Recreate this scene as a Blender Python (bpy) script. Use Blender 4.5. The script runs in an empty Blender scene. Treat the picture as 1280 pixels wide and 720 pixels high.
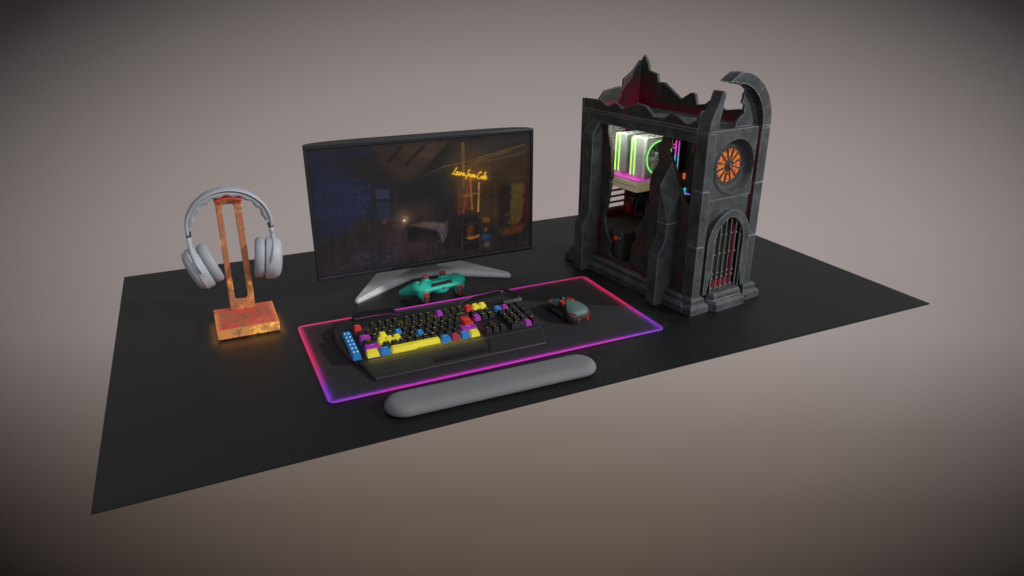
import bpy, bmesh, math, random
import numpy as np
from mathutils import Vector, Matrix
from mathutils.geometry import tessellate_polygon
random.seed(7)
rng = np.random.default_rng(11)
S = bpy.context.scene
COL = S.collection
PI = math.pi

# ------------------------------------------------------------------ helpers
class MB:
    """collects geometry for ONE mesh object"""
    def __init__(self):
        self.v = []; self.f = []; self.m = []
    def add(self, vs, fs, mi=0):
        o = len(self.v)
        self.v += [tuple(p) for p in vs]
        self.f += [tuple(i + o for i in f) for f in fs]
        self.m += [mi] * len(fs)
        return self
    def box(self, a, b, mi=0, M=None):
        x0, y0, z0 = a; x1, y1, z1 = b
        vs = [(x0,y0,z0),(x1,y0,z0),(x1,y1,z0),(x0,y1,z0),(x0,y0,z1),(x1,y0,z1),(x1,y1,z1),(x0,y1,z1)]
        return self.hexa(vs, mi, M)
    def hexa(self, vs, mi=0, M=None):
        if M is not None: vs = [M @ Vector(p) for p in vs]
        return self.add(vs, [(0,3,2,1),(4,5,6,7),(0,1,5,4),(1,2,6,5),(2,3,7,6),(3,0,4,7)], mi)
    def cbox(self, a, b, c, mi=0):
        """box whose top edges are chamfered by c"""
        x0, y0, z0 = a; x1, y1, z1 = b
        r0 = [(x0,y0,z0),(x1,y0,z0),(x1,y1,z0),(x0,y1,z0)]
        r1 = [(x,y,z1-c*1.25) for x,y,_ in r0]
        r2 = [(x0+c,y0+c,z1),(x1-c,y0+c,z1),(x1-c,y1-c,z1),(x0+c,y1-c,z1)]
        return self.loft([r0, r1, r2], mi)
    def loft(self, rings, mi=0, closed=True, cap=True):
        n = len(rings[0]); vs = [p for r in rings for p in r]; fs = []
        for k in range(len(rings)-1):
            for i in range(n if closed else n-1):
                j = (i+1) % n
                fs.append((k*n+i, k*n+j, (k+1)*n+j, (k+1)*n+i))
        if cap:
            fs.append(tuple(reversed(range(n)))); fs.append(tuple(range((len(rings)-1)*n, len(rings)*n)))
        return self.add(vs, fs, mi)
    def prism(self, pts, mp, d0, d1, holes=(), mi=0, mi_side=None):
        """2-D outline (with holes) extruded from d0 to d1; mp(a,b,d)->xyz"""
        loops = [list(pts)] + [list(h) for h in holes]
        flat = [p for l in loops for p in l]; n = len(flat)
        tri = tessellate_polygon([[Vector((p[0], p[1], 0)) for p in l] for l in loops])
        vs = [mp(p[0], p[1], d0) for p in flat] + [mp(p[0], p[1], d1) for p in flat]
        fs = [tuple(t) for t in tri] + [tuple(i+n for i in reversed(t)) for t in tri]
        self.add(vs, fs, mi)
        sd = []; o = 0
        for l in loops:
            k = len(l)
            for i in range(k):
                j = (i+1) % k
                sd.append((o+i, o+j, o+j+n, o+i+n))
            o += k
        base = len(self.v) - 2*n
        self.f += [tuple(i+base for i in f) for f in sd]; self.m += [mi if mi_side is None else mi_side]*len(sd)
        return self
    def lathe(self, prof, n=32, M=None, mi=0, sx=1, sy=1, cap=True):
        """profile [(r,z)] turned round z"""
        rings = []
        for r, z in prof:
            rings.append([(r*sx*math.cos(2*PI*i/n), r*sy*math.sin(2*PI*i/n), z) for i in range(n)])
        if M is not None: rings = [[M @ Vector(p) for p in r] for r in rings]
        return self.loft(rings, mi, cap=cap)
    def tube(self, path, r, n=10, mi=0, closed=False):
        P = [Vector(p) for p in path]; rings = []; N = len(P); up = None
        for i in range(N):
            if closed: t = P[(i+1) % N] - P[i-1]
            else: t = P[min(i+1, N-1)] - P[max(i-1, 0)]
            t.normalize()
            if up is None:
                up = Vector((0,0,1)) if abs(t.z) < .9 else Vector((1,0,0))
            a = t.cross(up).normalized(); b = a.cross(t).normalized(); up = b
            rr = r[i] if isinstance(r, (list, tuple)) else r
            rings.append([P[i] + a*rr*math.cos(2*PI*k/n) + b*rr*math.sin(2*PI*k/n) for k in range(n)])
        if closed:
            rings.append(rings[0]); return self.loft(rings, mi, cap=False)
        return self.loft(rings, mi)
    def sphere(self, c, r, nu=16, nv=10, mi=0):
        prof = [(max(1e-5, math.sin(PI*k/nv)), -math.cos(PI*k/nv)) for k in range(nv+1)]
        sc = r if isinstance(r, (tuple, list)) else (r, r, r)
        M = Matrix.Translation(c) @ Matrix.Diagonal((sc[0], sc[1], sc[2], 1))
        return self.lathe(prof, nu, M, mi)
    def build(self, name, mats, parent=None, bevel=0, seg=2, smooth=35, sub=0, loc=None):
        me = bpy.data.meshes.new(name)
        me.from_pydata(self.v, [], self.f)
        if not isinstance(mats, (list, tuple)): mats = [mats]
        for m in mats: me.materials.append(m)
        me.polygons.foreach_set('material_index', self.m)
        bm = bmesh.new(); bm.from_mesh(me)
        bmesh.ops.remove_doubles(bm, verts=bm.verts, dist=1e-6)
        bmesh.ops.recalc_face_normals(bm, faces=bm.faces)
        bm.to_mesh(me); bm.free()
        if smooth:
            me.shade_smooth(); me.set_sharp_from_angle(angle=math.radians(smooth))
        o = bpy.data.objects.new(name, me); COL.objects.link(o)
        if parent is not None: o.parent = parent
        if bevel:
            b = o.modifiers.new('bevel', 'BEVEL'); b.width = bevel; b.segments = seg
            b.limit_method = 'ANGLE'; b.angle_limit = math.radians(32); b.harden_normals = False
        if sub:
            s = o.modifiers.new('sub', 'SUBSURF'); s.levels = sub; s.render_levels = sub
        return o

def thing(name, label, cat, loc=(0,0,0), rz=0):
    o = bpy.data.objects.new(name, None); COL.objects.link(o)
    o.location = loc; o.rotation_euler = (0,0,rz); o.empty_display_size = .05
    o['label'] = label; o['category'] = cat
    return o
def XZ(a, b, d): return (a, d, b)       # outline in x-z, extruded along y
def YZ(a, b, d): return (d, a, b)       # outline in y-z, extruded along x
def XY(a, b, d): return (a, b, d)
def circ(cx, cy, r, n=40, a0=0.0): return [(cx+r*math.cos(a0+2*PI*i/n), cy+r*math.sin(a0+2*PI*i/n)) for i in range(n)]
def lerp(a, b, t): return a+(b-a)*t
def srgb(r, g, b):
    f = lambda c: (c/255/12.92) if c/255 <= .04045 else ((c/255+.055)/1.055)**2.4
    return (f(r), f(g), f(b))

# ------------------------------------------------------------------ materials
class NT:
    def __init__(self, m): self.t = m.node_tree; self.n = self.t.nodes; self.l = self.t.links
    def node(self, kind, **kw):
        x = self.n.new(kind)
        for k, v in kw.items(): setattr(x, k, v)
        return x
    def link(self, a, b): self.l.new(a, b)
    def math(self, op, a, b=None, c=None, clamp=False):
        x = self.node('ShaderNodeMath', operation=op, use_clamp=clamp)
        for i, v in enumerate((a, b, c)):
            if v is None: continue
            if isinstance(v, (int, float)): x.inputs[i].default_value = v
            else: self.link(v, x.inputs[i])
        return x.outputs[0]
    def noise(self, vec, scale, detail=4, rough=.55):
        x = self.node('ShaderNodeTexNoise'); x.inputs['Scale'].default_value = scale
        x.inputs['Detail'].default_value = detail; x.inputs['Roughness'].default_value = rough
        if vec is not None: self.link(vec, x.inputs['Vector'])
        return x.outputs['Fac']
    def ramp(self, fac, stops):
        x = self.node('ShaderNodeValToRGB'); e = x.color_ramp.elements
        while len(e) < len(stops): e.new(.5)
        for el, (p, c) in zip(e, stops):
            el.position = p; el.color = (*c, 1) if len(c) == 3 else c
        self.link(fac, x.inputs[0]); return x.outputs[0]
    def mix(self, fac, a, b, blend='MIX'):
        x = self.node('ShaderNodeMix', data_type='RGBA', blend_type=blend)
        for i, v in ((0, fac), (6, a), (7, b)):
            if isinstance(v, (int, float)): x.inputs[i].default_value = v
            elif isinstance(v, tuple): x.inputs[i].default_value = (*v, 1)
            else: self.link(v, x.inputs[i])
        return x.outputs[2]

def base_mat(name):
    m = bpy.data.materials.new(name); m.use_nodes = True
    return m, NT(m), m.node_tree.nodes['Principled BSDF']

def mat(name, col, rough=.5, metal=0, var=.12, scale=60, bump=0, bscale=400, emit=None, estr=0, spec=.5, coat=0):
    m, n, p = base_mat(name)
    tc = n.node('ShaderNodeTexCoord').outputs['Object']
    f = n.noise(tc, scale)
    lo = tuple(c*(1-var) for c in col); hi = tuple(min(1, c*(1+var)) for c in col)
    n.link(n.mix(f, lo, hi), p.inputs['Base Color'])
    r = n.math('MULTIPLY_ADD', f, .16, rough-.08); n.link(r, p.inputs['Roughness'])
    p.inputs['Metallic'].default_value = metal; p.inputs['Specular IOR Level'].default_value = spec
    p.inputs['Coat Weight'].default_value = coat
    if bump:
        b = n.node('ShaderNodeBump'); b.inputs['Strength'].default_value = bump; b.inputs['Distance'].default_value = .0006
        n.link(n.noise(tc, bscale, 2), b.inputs['Height']); n.link(b.outputs[0], p.inputs['Normal'])
    if emit:
        p.inputs['Emission Color'].default_value = (*emit, 1); p.inputs['Emission Strength'].default_value = estr
    return m

def stone(name, base=(.066,.070,.077), edge=(.46,.475,.49), red=0.0, redz=None, bevel=.0030):
    """dark cut stone: mottling, worn pale edges, optional crimson stain or, with redz, a painted red glow"""
    m, n, p = base_mat(name)
    tc = n.node('ShaderNodeTexCoord').outputs['Object']
    f1 = n.noise(tc, 28, 6, .65); f2 = n.noise(tc, 160, 4, .6); f3 = n.noise(tc, 9, 3)
    a = n.ramp(f1, [(.34, tuple(c*.30 for c in base)), (.5, tuple(c*.9 for c in base)), (.66, tuple(c*1.75 for c in base))])
    a = n.mix(n.math('MULTIPLY', f2, .55), a, tuple(c*1.5 for c in base))
    # grime / green-black lichen film
    a = n.mix(n.math('MULTIPLY', n.math('SUBTRACT', f3, .45, clamp=True), 1.6), a, tuple(c*k for c, k in zip(base, (.55,.68,.5))))
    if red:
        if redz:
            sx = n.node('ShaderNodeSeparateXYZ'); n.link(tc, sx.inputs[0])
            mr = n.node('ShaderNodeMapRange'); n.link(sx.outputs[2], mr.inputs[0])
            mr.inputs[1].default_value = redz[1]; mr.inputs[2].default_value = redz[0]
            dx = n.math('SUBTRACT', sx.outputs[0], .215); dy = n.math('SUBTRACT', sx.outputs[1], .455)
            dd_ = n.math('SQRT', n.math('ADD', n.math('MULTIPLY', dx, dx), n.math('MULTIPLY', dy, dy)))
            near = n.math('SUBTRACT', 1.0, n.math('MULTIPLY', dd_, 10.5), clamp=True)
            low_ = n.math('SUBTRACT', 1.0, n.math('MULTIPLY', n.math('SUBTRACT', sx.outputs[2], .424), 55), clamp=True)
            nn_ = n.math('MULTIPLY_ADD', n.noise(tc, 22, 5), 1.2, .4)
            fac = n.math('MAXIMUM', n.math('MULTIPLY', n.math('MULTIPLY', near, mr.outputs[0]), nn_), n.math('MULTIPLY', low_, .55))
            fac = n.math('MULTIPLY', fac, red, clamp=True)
        else:
            fac = n.math('MULTIPLY', n.math('SUBTRACT', n.noise(tc, 20, 5), .47, clamp=True), red*6, clamp=True)
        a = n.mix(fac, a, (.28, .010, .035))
    bv = n.node('ShaderNodeBevel'); bv.samples = 4; bv.inputs['Radius'].default_value = bevel
    geo = n.node('ShaderNodeNewGeometry')
    dp = n.node('ShaderNodeVectorMath', operation='DOT_PRODUCT')
    n.link(bv.outputs[0], dp.inputs[0]); n.link(geo.outputs['Normal'], dp.inputs[1])
    e = n.math('SUBTRACT', 1.0, dp.outputs['Value'])
    e = n.math('MULTIPLY', n.math('SUBTRACT', e, .012, clamp=True), n.math('MULTIPLY_ADD', f2, 9, 1.5), clamp=True)
    n.link(n.mix(e, a, edge), p.inputs['Base Color'])
    n.link(n.math('MULTIPLY_ADD', f2, .3, .5), p.inputs['Roughness'])
    p.inputs['Specular IOR Level'].default_value = .35
    b = n.node('ShaderNodeBump'); b.inputs['Strength'].default_value = .7; b.inputs['Distance'].default_value = .0014
    n.link(n.math('ADD', f2, f1), b.inputs['Height']); n.link(b.outputs[0], p.inputs['Normal'])
    return m

def glow(name, col, strength, base=(.02,.02,.02)):
    m, n, p = base_mat(name)
    tc = n.node('ShaderNodeTexCoord').outputs['Object']
    f = n.math('MULTIPLY_ADD', n.noise(tc, 120, 2), .3*strength, .85*strength)
    p.inputs['Base Color'].default_value = (*base, 1); p.inputs['Roughness'].default_value = .4
    p.inputs['Emission Color'].default_value = (*col, 1); n.link(f, p.inputs['Emission Strength'])
    return m

M_stone = stone('dark_stone')
M_wall = stone('stained_stone', base=(.052,.060,.050), edge=(.28,.30,.27), red=.22)
M_deep = stone('shaded_stone', base=(.042,.047,.044), edge=(.34,.36,.34), red=.2)
M_redwall = stone('red_glow_painted_stone', base=(.030,.038,.033), edge=(.36,.40,.37), red=1.5, redz=(.425,.515))  # red glow rising from the wall base is painted into the stone colour
M_crimson = mat('crimson_paint', (.13,.008,.016), .55, var=.5, scale=45)
M_black = mat('black_plastic', (.012,.012,.013), .42)
M_blackmat = mat('charcoal_plastic', (.022,.022,.024), .55)
M_bezel = mat('dark_bezel', (.022,.025,.028), .38)
M_silver = mat('brushed_silver', (.62,.62,.61), .42, metal=.15, var=.06, scale=90)
M_grey = mat('blue_grey_plastic', (.53,.555,.605), .45, var=.06, scale=40)
M_greyD = mat('grey_leather', (.42,.445,.49), .6, var=.1, scale=70, bump=.3)
M_joint = mat('dark_joint', (.05,.055,.06), .5)
M_foam = mat('grey_fabric', (.215,.22,.228), .9, var=.1, scale=300, bump=.5, bscale=1400)
M_gunmetal = mat('gunmetal', (.12,.125,.13), .4, metal=.6)
M_bar = mat('worn_iron', (.20,.21,.21), .5, metal=.3, var=.35, scale=120)

# desk: fine black diagonal weave
def desk_mat():
    m, n, p = base_mat('black_weave')
    tc = n.node('ShaderNodeTexCoord').outputs['Object']
    def wave(rot, sc):
        mp = n.node('ShaderNodeMapping'); mp.inputs['Rotation'].default_value = (0,0,math.radians(rot)); n.link(tc, mp.inputs[0])
        w = n.node('ShaderNodeTexWave', wave_type='BANDS', bands_direction='X', wave_profile='SIN')
        w.inputs['Scale'].default_value = sc; w.inputs['Distortion'].default_value = .15; w.inputs['Detail'].default_value = 1
        n.link(mp.outputs[0], w.inputs[0]); return w.outputs['Fac']
    w1 = wave(38, 92); w2 = wave(-52, 140)
    wv = n.math('MULTIPLY', w1, n.math('MULTIPLY_ADD', w2, .7, .3))
    big = n.noise(tc, 2.2, 4)
    c = n.mix(wv, (.0045,.0048,.0054), (.0098,.0104,.0116))
    c = n.mix(n.math('MULTIPLY', big, .35), c, (.012,.0126,.0134))
    n.link(c, p.inputs['Base Color'])
    n.link(n.math('MULTIPLY_ADD', wv, .16, .40), p.inputs['Roughness'])
    p.inputs['Specular IOR Level'].default_value = .52
    b = n.node('ShaderNodeBump'); b.inputs['Strength'].default_value = .22; b.inputs['Distance'].default_value = .0008
    n.link(wv, b.inputs['Height']); n.link(b.outputs[0], p.inputs['Normal'])
    return m

# ------------------------------------------------------------------ desk surface
DW, DD = 1.8, 1.0305
d = MB().box((0,0,-.003),(DW,DD,0)).build('desk_surface', desk_mat())
d['kind'] = 'structure'; d['label'] = 'black woven desk top floating in a taupe studio'

# ------------------------------------------------------------------ mouse pad
PX0, PX1, PY0, PY1 = .3705, 1.1195, .1485, .5065
pad = thing('mouse_pad', 'large black cloth desk mat with a glowing pink and purple rim under the keyboard', 'mouse pad', ((PX0+PX1)/2, (PY0+PY1)/2, 0))
hw, hh = (PX1-PX0)/2, (PY1-PY0)/2
def rrect(w, h, r, n=8):
    o = []
    for cx, cy, a in ((w-r,h-r,0),(-w+r,h-r,90),(-w+r,-h+r,180),(w-r,-h+r,270)):
        for i in range(n+1):
            t = math.radians(a+90*i/n); o.append((cx+r*math.cos(t), cy+r*math.sin(t)))
    return o
M_pad = mat('pad_cloth', (.030,.030,.033), .8, var=.15, scale=500, bump=.4, bscale=1500, spec=.3)
MB().prism(rrect(hw-.002, hh-.002, .012), XY, .0005, .0035).build('cloth', M_pad, pad, bevel=.0006)
def rim_mat():
    m, n, p = base_mat('rgb_light_rim')
    g = n.node('ShaderNodeTexCoord').outputs['Object']
    sx = n.node('ShaderNodeSeparateXYZ'); n.link(g, sx.inputs[0])
    x, y = sx.outputs[0], sx.outputs[1]
    mag = (.62,.012,.50); red = (.80,.012,.10); pur = (.20,.03,.66); pink = (.85,.03,.22)
    def along(v, lo, hi, stops):
        mr = n.node('ShaderNodeMapRange'); n.link(v, mr.inputs[0]); mr.inputs[1].default_value = lo; mr.inputs[2].default_value = hi
        return n.ramp(mr.outputs[0], stops)
    front = along(x, -hw, hw, [(0,pur),(.16,mag),(.5,(.70,.012,.62)),(.78,mag),(.97,pur)])
    back = along(x, -hw, hw, [(0,pink),(.2,red),(.34,mag),(.8,mag),(.93,red)])
    left = along(y, -hh, hh, [(0,pur),(.14,(.3,.03,.5)),(.45,red),(1,pink)])
    right = along(y, -hh, hh, [(0,pur),(.2,(.3,.02,.5)),(.48,red),(1,(.8,.012,.16))])
    fy = n.math('GREATER_THAN', y, hh-.006); fyb = n.math('LESS_THAN', y, -hh+.006)
    side = n.mix(n.math('GREATER_THAN', x, 0.0), left, right)
    c = n.mix(fy, side, back); c = n.mix(fyb, c, front)
    n.link(c, p.inputs['Emission Color']); p.inputs['Emission Strength'].default_value = .62
    p.inputs['Base Color'].default_value = (.1,.05,.1,1); p.inputs['Roughness'].default_value = .35
    return m
MB().tube([(x,y,.0033) for x,y in rrect(hw-.0015, hh-.0015, .012)], .0021, 8, closed=True).build('light_strip', rim_mat(), pad)

# the rim's light-emitting diodes: thin lamps along the strip shining in over the cloth
def led(p0, p1, inward, col, w):
    l = bpy.data.lights.new('rim_diode', 'AREA'); l.shape = 'RECTANGLE'
    p0, p1, inward = Vector(p0), Vector(p1), Vector(inward)
    L_ = (p1-p0).length; l.size = L_; l.size_y = .0022; l.color = col; l.energy = w*L_*.45; l.spread = math.radians(95)
    o = bpy.data.objects.new('rim_diode', l); COL.objects.link(o)
    z_ = -(inward*.75+Vector((0,0,-.66))).normalized(); x_ = (p1-p0).normalized(); y_ = z_.cross(x_)
    o.matrix_world = Matrix.Translation((p0+p1)/2+inward*.0030) @ Matrix((x_,y_,z_)).transposed().to_4x4()
def led_row(a, b_, inward, cols, w):
    k = len(cols)
    for i, c_ in enumerate(cols): led(Vector(a).lerp(Vector(b_), i/k), Vector(a).lerp(Vector(b_), (i+1)/k), inward, c_, w)
zl = .0070
RED, MAG, PUR = (1,.03,.16), (.9,.02,.8), (.35,.05,1)
led_row((PX0,PY0+.01,zl),(PX0,PY1-.01,zl),(1,0,0),(PUR,(.75,.03,.5),RED,RED,RED),.42)
led_row((PX1,PY0+.01,zl),(PX1,PY1-.01,zl),(-1,0,0),(PUR,(.75,.03,.5),RED,RED,RED),.34)
led_row((PX0+.01,PY0,zl),(PX1-.01,PY0,zl),(0,1,0),(PUR,(.7,.03,.9),MAG,MAG,MAG,MAG,(.7,.03,.9),PUR),.34)
led_row((PX0+.01,PY1,zl),(PX1-.01,PY1,zl),(0,-1,0),(RED,RED,MAG,MAG,MAG,MAG,RED,RED),.045)

# ------------------------------------------------------------------ wrist rest
def stadium(L, R, off, n=14):
    o = []
    r = R-off
    for i in range(n+1):
        t = -PI/2+PI*i/n; o.append((L+r*math.cos(t), r*math.sin(t)))
    for i in range(n+1):
        t = PI/2+PI*i/n; o.append((-L+r*math.cos(t), r*math.sin(t)))
    return o
b = MB()
rings = []
RW, HW_ = .0375, .0225
prof = [(.006,0),(.0015,.003),(0,.0075),(.0012,.0125),(.0048,.0172),(.0105,.0204),(.018,.0219),(.027,.0224),(.0365,.0225)]
for off, z in prof: rings.append([(x,y,z) for x,y in stadium(.1775, RW, off)])
b.loft(rings)
wr = b.build('wrist_rest', M_foam, smooth=60)
wr.location = (.6715, .0765, .0005); wr.rotation_euler = (0,0,math.radians(-1.2))
wr['label'] = 'long grey padded wrist rest with rounded ends lying in front of the glowing mat'; wr['category'] = 'wrist rest'

# ------------------------------------------------------------------ monitor
MX, MY, MZ0, MZ1 = .7318, .62, .0585, .385
HWm = .2878
mon = thing('gaming_monitor', 'wide black monitor showing a dim attic room with a yellow neon sign', 'monitor', (MX, .69, 0))
def mo(x, y, z): return (x-MX, y-.69, z)
# slim front frame
fr = MB()
x0, x1 = MX-HWm, MX+HWm
fr.prism([(x0,MZ0),(x1,MZ0),(x1,MZ1),(x0,MZ1)], lambda a,b_,d_: mo(a,d_,b_), MY, MY+.009,
         holes=[[(x0+.0075,MZ0+.009),(x1-.0075,MZ0+.009),(x1-.0075,MZ1-.0085),(x0+.0075,MZ1-.0085)]])
fr.build('bezel', M_bezel, mon, bevel=.0012)
# bulged back housing
bk = MB(); rings = []
for k in range(9):
    t = k/8
    dy = .009+.052*math.sin(t*PI/2)**1.0
    sh = 1-.0*t
    ins_x = .19*(t**2.2); ins_z = .012*t**2
    ring = []
    for i in range(17): ring.append((x0+ins_x + (x1-x0-2*ins_x)*i/16, MY+dy, MZ0+ins_z+.06*t**3))
    for i in range(17): ring.append((x1-ins_x - (x1-x0-2*ins_x)*i/16, MY+dy, MZ1-.002*t))
    rings.append([mo(*p) for p in ring])
bk.loft(rings); bk.build('back_shell', M_blackmat, mon, smooth=40)
# --- the picture on the screen, painted as per-vertex emission on a fine grid
GW, GH = 512, 288
U, V = np.meshgrid(np.linspace(0,1,GW), np.linspace(0,1,GH))
A = 16/9
def vnoise(sx, sy, seed):
    r = np.random.default_rng(seed); g = r.random((sy+2, sx+2))
    x = U*sx; y = V*sy; xi = x.astype(int); yi = y.astype(int); fx = x-xi; fy = y-yi
    fx = fx*fx*(3-2*fx); fy = fy*fy*(3-2*fy)
    return (g[yi,xi]*(1-fx)+g[yi,xi+1]*fx)*(1-fy)+(g[yi+1,xi]*(1-fx)+g[yi+1,xi+1]*fx)*fy
N1 = vnoise(12,8,1); N2 = vnoise(50,30,2); N3 = vnoise(160,90,3); NV = vnoise(140,8,4); NH = vnoise(10,110,5)
img = np.zeros((GH,GW,3)); img[:] = (30,29,30)
WOB = (N2-.5)*.022
def poly(pts, soft=.006, wob=1.0):
    """soft mask of a polygon given in uv"""
    P = np.array(pts, float); inside = np.zeros(U.shape, bool); dist = np.full(U.shape, 9.)
    uu = U+WOB*wob*.5; vv = V+(N3-.5)*.006*wob
    for i in range(len(P)):
        ax, ay = P[i]; bx, by = P[(i+1) % len(P)]
        c = ((ay > vv) != (by > vv)) & (uu < (bx-ax)*(vv-ay)/((by-ay) if by != ay else 1e-9)+ax); inside ^= c
        dx, dy = (bx-ax)*A, by-ay; L = dx*dx+dy*dy+1e-12
        t = np.clip(((uu-ax)*A*dx+(vv-ay)*dy)/L, 0, 1)
        dist = np.minimum(dist, np.hypot((uu-ax)*A-t*dx, (vv-ay)-t*dy))
    sd = np.where(inside, dist, -dist)
    return np.clip(sd/soft*.5+.5, 0, 1)
def seg(a, b, wob=0.0):
    dx, dy = (b[0]-a[0])*A, b[1]-a[1]; L = dx*dx+dy*dy+1e-12
    uu = U+WOB*wob
    t = np.clip(((uu-a[0])*A*dx+(V-a[1])*dy)/L, 0, 1)
    return np.hypot((uu-a[0])*A-t*dx, (V-a[1])-t*dy)
def line(pts, w, soft=.004, wob=0.0):
    dd = np.full(U.shape, 9.)
    for i in range(len(pts)-1): dd = np.minimum(dd, seg(pts[i], pts[i+1], wob))
    return np.clip((w-dd)/soft+.5, 0, 1), dd
def put(mask, col, k=1.0):
    global img
    m_ = (mask*k)[...,None]; img = img*(1-m_)+np.array(col, float)*m_
def blob(c, r, p=2.0, sx=1): return np.exp(-(((U-c[0])*A/sx)**2+(V-c[1])**2)**(p/2)/r**p)
put(poly([(0,.03),(.28,.03),(.29,.3),(.25,.6),(.0,.72)],.03), (29,32,49))                 # night sky
put(blob((.12,.42),.22), (34,38,64), .6)
put(poly([(.06,.118),(.2,.09),(.3,.07),(.4,.17),(.33,.34),(.25,.28),(.17,.235),(.05,.2),(.17,.2),(.22,.16)],.02), (34,30,28))
put(poly([(.27,.02),(.62,.02),(.5,.27),(.38,.3),(.3,.17)],.03), (56,42,33), .85)          # ceiling boards
put(poly([(.38,.02),(.62,.02),(.54,.17),(.4,.15)],.04), (70,52,38), .6)
for q0, q1 in (((.405,.175),(.49,.045)),((.505,.21),(.615,.025)),((.33,.14),(.39,.03))): put(line([q0,q1],.011,.01)[0], (27,25,25), .95)
put(poly([(.615,.02),(.66,.02),(.52,.27),(.41,.42),(.36,.47),(.37,.4),(.5,.2)],.03), (28,26,27), .9)
put(poly([(.62,.02),(1,.02),(1,.14),(.75,.2),(.55,.26)],.03), (47,40,35), .8)            # right slope
put(poly([(.68,.22),(1,.12),(1,.45),(.8,.46),(.7,.34)],.05), (66,50,32), .75)
put(blob((.70,.27),.16), (98,70,30), .8); put(blob((.70,.45),.16,2,.8), (84,56,28), .55)
m1, dd = line([(.4,.34),(.56,.225),(.68,.195),(.97,.10)],.004,.006); put(m1, (120,90,38), .7*np.clip((U-.42)*5,0,1))
put(line([(.69,.215),(.9,.14)],.008,.01)[0], (112,84,36), .5)
put(line([(.66,.235),(.97,.165)],.004,.006)[0], (92,68,30), .8)
put(line([(.668,.05),(.668,.42)],.014,.01)[0], (112,84,40), .75)                          # post
put(line([(.668,.2),(.668,.4)],.009,.012)[0], (150,112,50), .6)
put(poly([(.64,.3),(.735,.36),(.74,.62),(.64,.62)],.03), (82,56,30), .7)
put(poly([(.70,.36),(.845,.42),(.85,.78),(.70,.74)],.04), (64,44,26), .8)                 # wallpaper
put(poly([(.845,.4),(.9,.42),(.885,.72),(.84,.8)],.02), (36,29,24), .9)
put(poly([(.25,.31),(.345,.33),(.345,.62),(.25,.62)],.02), (31,30,33))                    # window frame
put(poly([(.266,.345),(.325,.36),(.323,.43),(.266,.42)],.006,.2), (46,51,72)); put(poly([(.266,.445),(.323,.455),(.32,.6),(.266,.6)],.006,.2), (40,43,60))
put(line([(.352,.36),(.35,.62)],.01,.01)[0], (37,36,44))
put(poly([(.12,.68),(.2,.6),(.34,.62),(.42,.56),(.5,.62),(.5,.78),(.3,.84),(.05,.9),(.03,.72)],.05), (44,33,30), .85)
put(poly([(.155,.78),(.165,.6),(.2,.52),(.215,.62),(.24,.8)],.02), (36,30,28))            # heaps by the sill
for i in range(26):
    a = (.19+.05*random.random(), .3+.32*random.random())
    put(line([a,(a[0]+.012*random.uniform(-1,1), a[1]+.03*random.random())],.0022,.003)[0], (78,80,92), .45)
put(blob((.39,.6),.085), (128,98,78), .75); put(blob((.39,.62),.03), (196,160,120), .7)
put(poly([(.4,.5),(.5,.48),(.55,.62),(.42,.68)],.04), (58,44,34), .6)
put(blob((.295,.615),.02), (120,62,34), .7)
put(poly([(0,.86),(.3,.8),(.5,.82),(1,.9),(1,1),(0,1)],.06), (43,34,36), .9)             # floor
put(blob((.4,.80),.12,2,1.6), (70,46,50), .7); put(blob((.25,.9),.12,2,1.8), (42,38,48), .8)
put(poly([(.39,.66),(.46,.64),(.49,.7),(.58,.7),(.6,.8),(.4,.8)],.02), (26,24,26), .9)    # bed
put(poly([(.4,.665),(.47,.645),(.56,.68),(.585,.7),(.56,.76),(.5,.72)],.012), (104,88,76), .7)
put(poly([(.53,.71),(.6,.66),(.605,.8),(.56,.85)],.012), (82,74,78), .75)
for i in range(9):
    q = .53+.009*i; put(line([(q,.70+.02*(i%3)),(q+.02,.78+.02*(i%2)),(q+.0,.84)],.0022,.004)[0], (122,110,112) if i%2 else (50,46,50), .6)
put(poly([(.59,.67),(.625,.63),(.65,.62),(.64,.94),(.56,.91)],.008), (33,28,26))          # leaning canvases
for q in (.6,.615,.63): put(line([(q,.66),(q-.03,.92)],.002,.003)[0], (70,60,54), .6)
put(poly([(.655,.64),(.74,.64),(.745,.95),(.645,.95)],.01), (28,24,23), .9)
for a, b_ in (((.658,.64),(.65,.95)),((.735,.64),(.742,.95)),((.655,.72),(.738,.72)),((.652,.88),(.742,.88)),((.67,.64),(.735,.645))): put(line([a,b_],.004,.004)[0], (58,46,40))
put(poly([(.68,.74),(.71,.73),(.71,.84),(.675,.84)],.01), (100,54,28), .8)
put(poly([(.672,.84),(.735,.825),(.735,.85),(.69,.862)],.006), (158,98,48), .9)
# easel
for a, b_, c_ in (((.7,.31),(.66,.62),(122,56,36)),((.70,.31),(.705,.6),(150,92,44)),((.742,.38),(.735,.62),(176,132,62)),((.66,.48),(.745,.46),(120,84,44)),((.645,.42),(.64,.63),(98,40,34))):
    put(line([a,b_],.007,.006)[0], c_, .85)
put(blob((.706,.33),.03), (196,110,40), .6)
put(poly([(.905,.42),(.972,.425),(.965,.72),(.93,.79),(.885,.77),(.9,.6)],.01), (80,66,32), .95)    # hanging cloth
put(poly([(.972,.42),(.998,.43),(.998,.75),(.94,.85),(.87,.86),(.9,.8),(.955,.76)],.012), (58,24,22), .95)
put(poly([(.835,.81),(.9,.79),(.985,.79),(.95,.86),(.85,.87)],.015), (92,58,28), .7)
for a, b_ in (((.878,.69),(.862,.83)),((.898,.69),(.903,.83)),((.868,.77),(.9,.77))): put(line([a,b_],.005,.004)[0], (44,32,22))
put(line([(.872,.685),(.902,.685)],.009,.004)[0], (70,48,28))
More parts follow.
